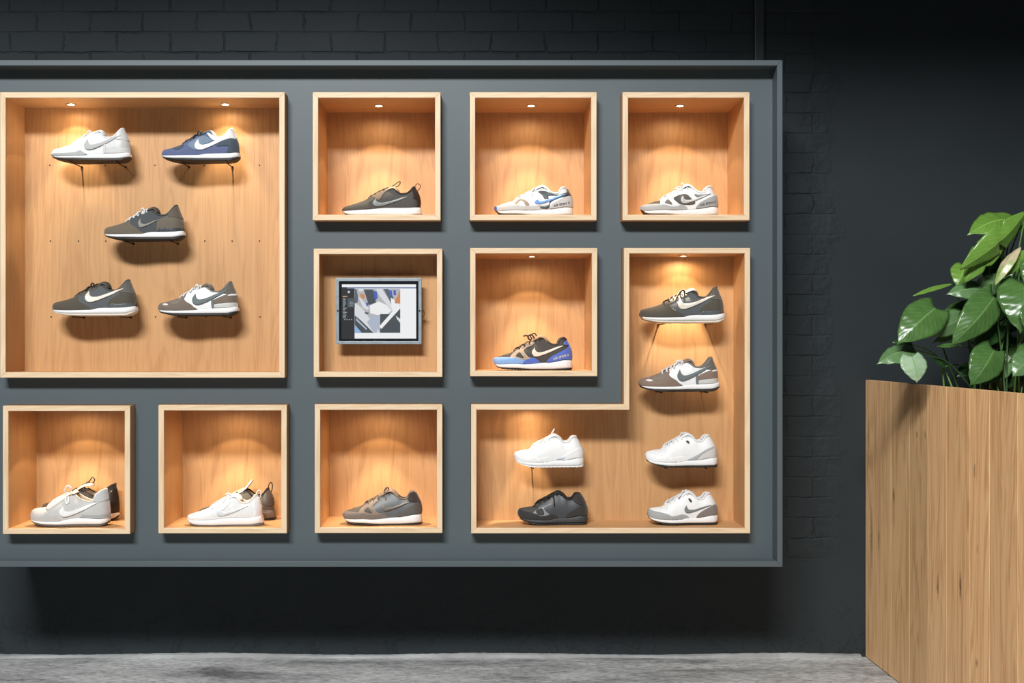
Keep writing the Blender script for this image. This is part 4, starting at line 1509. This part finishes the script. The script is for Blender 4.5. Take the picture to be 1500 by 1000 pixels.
# ------------------------------------------------------------------ plant
def leaf_mat(name, c, c2, vein):
    m, nt, b, N, L = newmat(name)
    uv = N.new('ShaderNodeUVMap')
    sep = N.new('ShaderNodeSeparateXYZ')
    L.new(uv.outputs[0], sep.inputs[0])
    # v = distance from midrib (-1..1 -> 0..1), u = along leaf
    av = mathn(nt, 'ABSOLUTE', mathn(nt, 'SUBTRACT', sep.outputs['Y'], .5))
    mid = ramp(nt, av, [(.0, (1,) * 3), (.03, (0,) * 3)])
    st = mathn(nt, 'SUBTRACT', sep.outputs['X'], mathn(nt, 'MULTIPLY', av, .55))
    sn = mathn(nt, 'SINE', mathn(nt, 'MULTIPLY', st, 62))
    vn = ramp(nt, sn, [(.90, (0,) * 3), (1.0, (.30,) * 3)])
    n = noise(nt, objco(nt), 14, 4, .6)
    col = mixc(nt, ramp(nt, n, [(.35, (0,) * 3), (.65, (1,) * 3)]), c, c2)
    col = mixc(nt, vn, col, vein)
    col = mixc(nt, mid, col, vein)
    L.new(col, b.inputs['Base Color'])
    b.inputs['Roughness'].default_value = .26
    b.inputs['Subsurface Weight'].default_value = 0
    b.inputs['Transmission Weight'].default_value = 0
    bump(nt, sn, .07, .002, b)
    return m


LMATS = [leaf_mat('leaf_mid_green', (.058, .135, .034), (.085, .185, .045), (.18, .32, .11)),
         leaf_mat('leaf_dark_green', (.020, .062, .016), (.032, .090, .022), (.06, .15, .04)),
         leaf_mat('leaf_fresh_green', (.115, .24, .035), (.16, .31, .05), (.28, .48, .10)),
         leaf_mat('leaf_grey_green', (.10, .20, .075), (.14, .26, .10), (.22, .36, .15)),
         leaf_mat('leaf_pale_green', (.28, .42, .25), (.36, .50, .32), (.18, .34, .12)),
         leaf_mat('leaf_new_tipped', (.20, .36, .06), (.62, .48, .33), (.70, .52, .38))]
SPX = lambda zx, zy: (1240 + zx / 3.45, 290 + zy / 3.45)


def leaf(parent, base, tip, width, y, mat, dy=0.0, roll=0.0, droop=.12, fold=.25, shape='heart', lobes=()):
    """base, tip in zoomed photo units; y depth of the base; dy how much nearer the tip comes"""
    pb = P(*SPX(*base), y)
    pt = P(*SPX(*tip), y - dy)
    ax = pt - pb
    Ln = ax.length
    a = ax.normalized()
    toc = Vector((0, -1, 0.35)).normalized()
    nrm = (toc - a * toc.dot(a)).normalized()
    side = a.cross(nrm).normalized()
    rot = Matrix.Rotation(roll, 3, a)
    nrm, side = rot @ nrm, rot @ side
    w = width * 1.12 / 3.45 / F * y / 2
    nu, nv = 22, 12
    v, f, uv = [], [], []
    for i in range(nu + 1):
        u = i / nu
        if shape == 'heart':
            ww = (math.sin(math.pi * min(1, u * .93 + .07) ** .72) ** .85) * (1 - .10 * u)
            if u > .85:
                ww *= (1 - (u - .85) / .15) ** .6 if u < 1 else 0
        else:
            ww = math.sin(math.pi * (u * .97 + .015)) ** .9
        back = 0
        for j in range(nv + 1):
            s = j / nv * 2 - 1
            cut = 1.0
            for (lu, ls, dep) in lobes:
                if s * ls > 0 and abs(u - lu) < .035:
                    cut = min(cut, 1 - dep * (1 - abs(u - lu) / .035))
            sw = s * w * ww * cut
            off = -droop * Ln * u * u - abs(s) * ww * w * fold + .02 * w * math.sin(u * 30 + (5 if s > 0 else 0)) * abs(s) * 1.6
            # heart lobes reach back past the stalk
            bk = -.16 * Ln * (abs(s) ** 1.5) * max(0, 1 - u / .3) if shape == 'heart' else 0
            p = a * (u * Ln + bk) + side * sw + nrm * (off + .10 * Ln * math.sin(math.pi * u))
            v.append(p)
            uv.append((u, j / nv))
    for i in range(nu):
        for j in range(nv):
            q = i * (nv + 1) + j
            f.append((q, q + nv + 1, q + nv + 2, q + 1))
    me = bpy.data.meshes.new('leaf')
    me.from_pydata([tuple(p) for p in v], [], f)
    ul = me.uv_layers.new(name='UVMap')
    for lp in me.loops:
        ul.data[lp.index].uv = uv[lp.vertex_index]
    me.materials.append(LMATS[mat])
    for p in me.polygons:
        p.use_smooth = True
    o = bpy.data.objects.new('leaf', me)
    COL.objects.link(o)
    o.parent = parent
    o.location = pb - Vector(parent.location)
    sol = o.modifiers.new('thick', 'SOLIDIFY')
    sol.thickness = .0009
    return pb


def plant():
    cx, cy = PX + .25, 4.02
    ztop = PTOP - .035
    root = empty('potted_plant', (cx, cy, ztop), 'leafy green houseplant with large glossy leaves growing out of the wooden planter', 'plant')
    me_v = [tuple(Vector(q) - root.location) for q in soil_mb.v]
    mkobj('soil', me_v, soil_mb.f, paint('dark_potting_soil', (.02, .014, .010), .95, 1.0, 60, .5), root)
    LV = [  # base, tip, width, depth, material, tip nearer, roll, droop, fold, shape, lobes
        ((840, 110), (618, 165), 165, 3.93, 2, .05, .5, .10, .15, 'heart', ()),
        ((800, 150), (600, 405), 120, 3.90, 2, .05, .35, .10, .35, 'long', ((.45, 1, .8), (.7, -1, .6))),
        ((905, 70), (590, 360), 120, 3.86, 2, .04, -.5, .05, .4, 'long', ((.5, -1, .7), (.35, 1, .8))),
        ((905, 80), (800, 215), 120, 3.95, 3, .05, .9, .1, .2, 'heart', ()),
        ((800, 190), (738, 318), 60, 3.97, 2, .02, .6, .1, .3, 'long', ()),
        ((600, 345), (560, 440), 110, 3.96, 2, .05, .2, .1, .2, 'heart', ()),
        ((540, 432), (338, 520), 42, 3.98, 2, .03, .8, -.12, .5, 'long', ()),
        ((690, 465), (522, 468), 110, 3.92, 3, .03, .2, .18, .2, 'heart', ()),
        ((680, 480), (780, 380), 110, 3.94, 3, .03, .3, .1, .2, 'heart', ()),
        ((450, 555), (265, 722), 185, 3.88, 0, .06, .15, .12, .2, 'heart', ()),
        ((572, 612), (398, 690), 110, 3.90, 3, .03, -.3, .10, .3, 'heart', ()),
        ((650, 540), (470, 590), 90, 3.98, 0, .02, .3, .15, .3, 'heart', ()),
        ((745, 500), (540, 742), 165, 3.86, 0, .05, -.15, .10, .25, 'heart', ()),
        ((340, 768), (160, 820), 125, 3.90, 3, .04, .5, .12, .3, 'heart', ()),
        ((330, 740), (240, 720), 70, 3.96, 1, .02, .3, .15, .3, 'heart', ()),
        ((330, 800), (360, 930), 125, 3.84, 4, .03, 0, .08, .15, 'heart', ()),
        ((745, 768), (632, 945), 165, 3.86, 0, .04, -.1, .08, .2, 'heart', ()),
        ((800, 830), (700, 935), 110, 3.92, 3, .02, .3, .1, .2, 'heart', ()),
        ((900, 430), (890, 662), 235, 3.84, 0, .08, .2, .18, .15, 'heart', ()),
        ((960, 560), (930, 700), 150, 3.78, 0, .03, -.2, .1, .2, 'heart', ()),
        ((880, 248), (748, 432), 58, 3.86, 5, .02, .7, .05, .4, 'long', ()),
        ((905, 262), (795, 395), 62, 3.88, 2, .02, .2, .05, .3, 'long', ()),
        ((800, 300), (690, 400), 120, 4.03, 1, .02, .2, .1, .2, 'heart', ()),
        ((900, 330), (800, 420), 110, 4.00, 3, .02, .2, .1, .2, 'heart', ()),
        ((800, 715), (640, 720), 100, 3.98, 1, .02, .2, .15, .2, 'heart', ()),
        ((690, 640), (440, 715), 95, 3.97, 0, .03, .3, .12, .2, 'heart', ()),
        ((870, 600), (740, 680), 110, 4.02, 1, .02, .2, .1, .2, 'heart', ()),
        ((780, 520), (690, 650), 110, 4.03, 1, .02, .1, .1, .2, 'heart', ()),
        ((930, 800), (845, 895), 120, 3.80, 3, .04, .1, .1, .2, 'heart', ()),
        ((570, 742), (450, 756), 34, 3.92, 0, .02, .5, -.06, .4, 'long', ()),
        ((960, 760), (900, 900), 150, 3.82, 0, .04, .1, .1, .2, 'heart', ()),
        ((1010, 300), (930, 480), 190, 3.85, 0, .05, .2, .1, .2, 'heart', ()),
        ((1100, 120), (960, 200), 190, 3.86, 2, .05, .2, .1, .2, 'heart', ()),
        ((1150, 520), (1080, 760), 220, 3.82, 0, .05, .2, .1, .2, 'heart', ()),
        ((1180, 300), (1250, 480), 190, 3.86, 3, .05, .2, .1, .2, 'heart', ()),
        ((840, 700), (760, 800), 90, 4.05, 1, .02, .2, .1, .2, 'heart', ()),
        ((770, 640), (650, 760), 110, 3.93, 1, .03, .1, .1, .2, 'heart', ()),
        ((620, 620), (520, 700), 100, 3.99, 1, .03, .1, .1, .2, 'heart', ()),
        ((730, 330), (620, 300), 70, 3.99, 0, .02, .3, .1, .2, 'heart', ()),
        ((870, 760), (800, 850), 90, 3.97, 0, .02, .2, .1, .2, 'heart', ()),
        ((500, 850), (440, 812), 40, 3.97, 1, .02, .2, .1, .2, 'heart', ()),
        ((640, 850), (560, 900), 70, 4.03, 1, .02, .2, .1, .2, 'heart', ()),
        ((860, 880), (800, 960), 80, 3.95, 1, .02, .2, .1, .2, 'heart', ()),
    ]
    rr = random.Random(5)
    sm = [paint('stem_green', (.15, .31, .06), .45, .1, 80), paint('stem_dark_green', (.035, .085, .022), .5, .1, 80)]
    for k, q in enumerate(LV):
        pb = leaf(root, *q)
        # stalk up from the soil
        gx = cx + (pb.x - cx) * .35 + rr.uniform(-.05, .05)
        gx = min(max(gx, PX + .05), PX + PWD - .06)
        gy = pb.y + .03 + rr.uniform(-.04, .09)
        g0 = Vector((gx, gy, ztop + .0005))
        m1 = g0.lerp(pb, .45) + Vector(((pb.x - gx) * -.18, .02, .045 + .05 * abs(pb.x - gx)))
        m1.z = max(m1.z, ztop + .05)
        if pb.x < PX + .03:
            m1.x = PX + .06
            m1.z = max(m1.z, PTOP + .03)
        c = catmull([g0, m1, pb], 9)
        b = MB()
        n = len(c)
        b.tube([Vector(p) - root.location for p in c], [.0036 - .0016 * i / n for i in range(n)], 7)
        b.build('stem', sm[0] if k % 3 else sm[1], root, smooth=True)


plant()

# ------------------------------------------------------------------ light
def area(name, loc, target, sx, sy, e, col, spread=180):
    l = bpy.data.lights.new(name, 'AREA')
    l.shape = 'RECTANGLE'
    l.size, l.size_y = sx, sy
    l.energy = e
    l.color = col
    l.spread = math.radians(spread)
    o = bpy.data.objects.new(name, l)
    COL.objects.link(o)
    o.location = loc
    o.rotation_euler = (Vector(target) - Vector(loc)).to_track_quat('-Z', 'Y').to_euler()
    return o


area('daylight_window', (-1.6, -3.0, 6.3), (0, 4.2, 1.1), 3.4, .8, 1000, (.98, .99, 1.0))

w = bpy.data.worlds.new('world')
bpy.context.scene.world = w
w.use_nodes = True
w.node_tree.nodes['Background'].inputs[0].default_value = (.72, .86, 1, 1)
w.node_tree.nodes['Background'].inputs[1].default_value = .025

for _o in bpy.data.objects:
    if 'label' in _o and len(_o['label'].replace('-', ' ').split()) > 16:
        print('LONG', _o['label'])

# ------------------------------------------------------------------ camera
cam = bpy.data.cameras.new('camera')
cam.sensor_width = 36
cam.lens = F / 1500 * 36
cam.shift_x = (750 - VX) / 1500
cam.shift_y = (VY - 500) / 1500
co = bpy.data.objects.new('camera', cam)
COL.objects.link(co)
co.location = (0, 0, H)
co.rotation_euler = (math.radians(90), 0, 0)
sc = bpy.context.scene
sc.camera = co
sc.view_settings.view_transform = 'Standard'
sc.view_settings.look = 'None'
sc.view_settings.gamma = 1
sc.view_settings.exposure = 0
sc.view_settings.use_curve_mapping = False
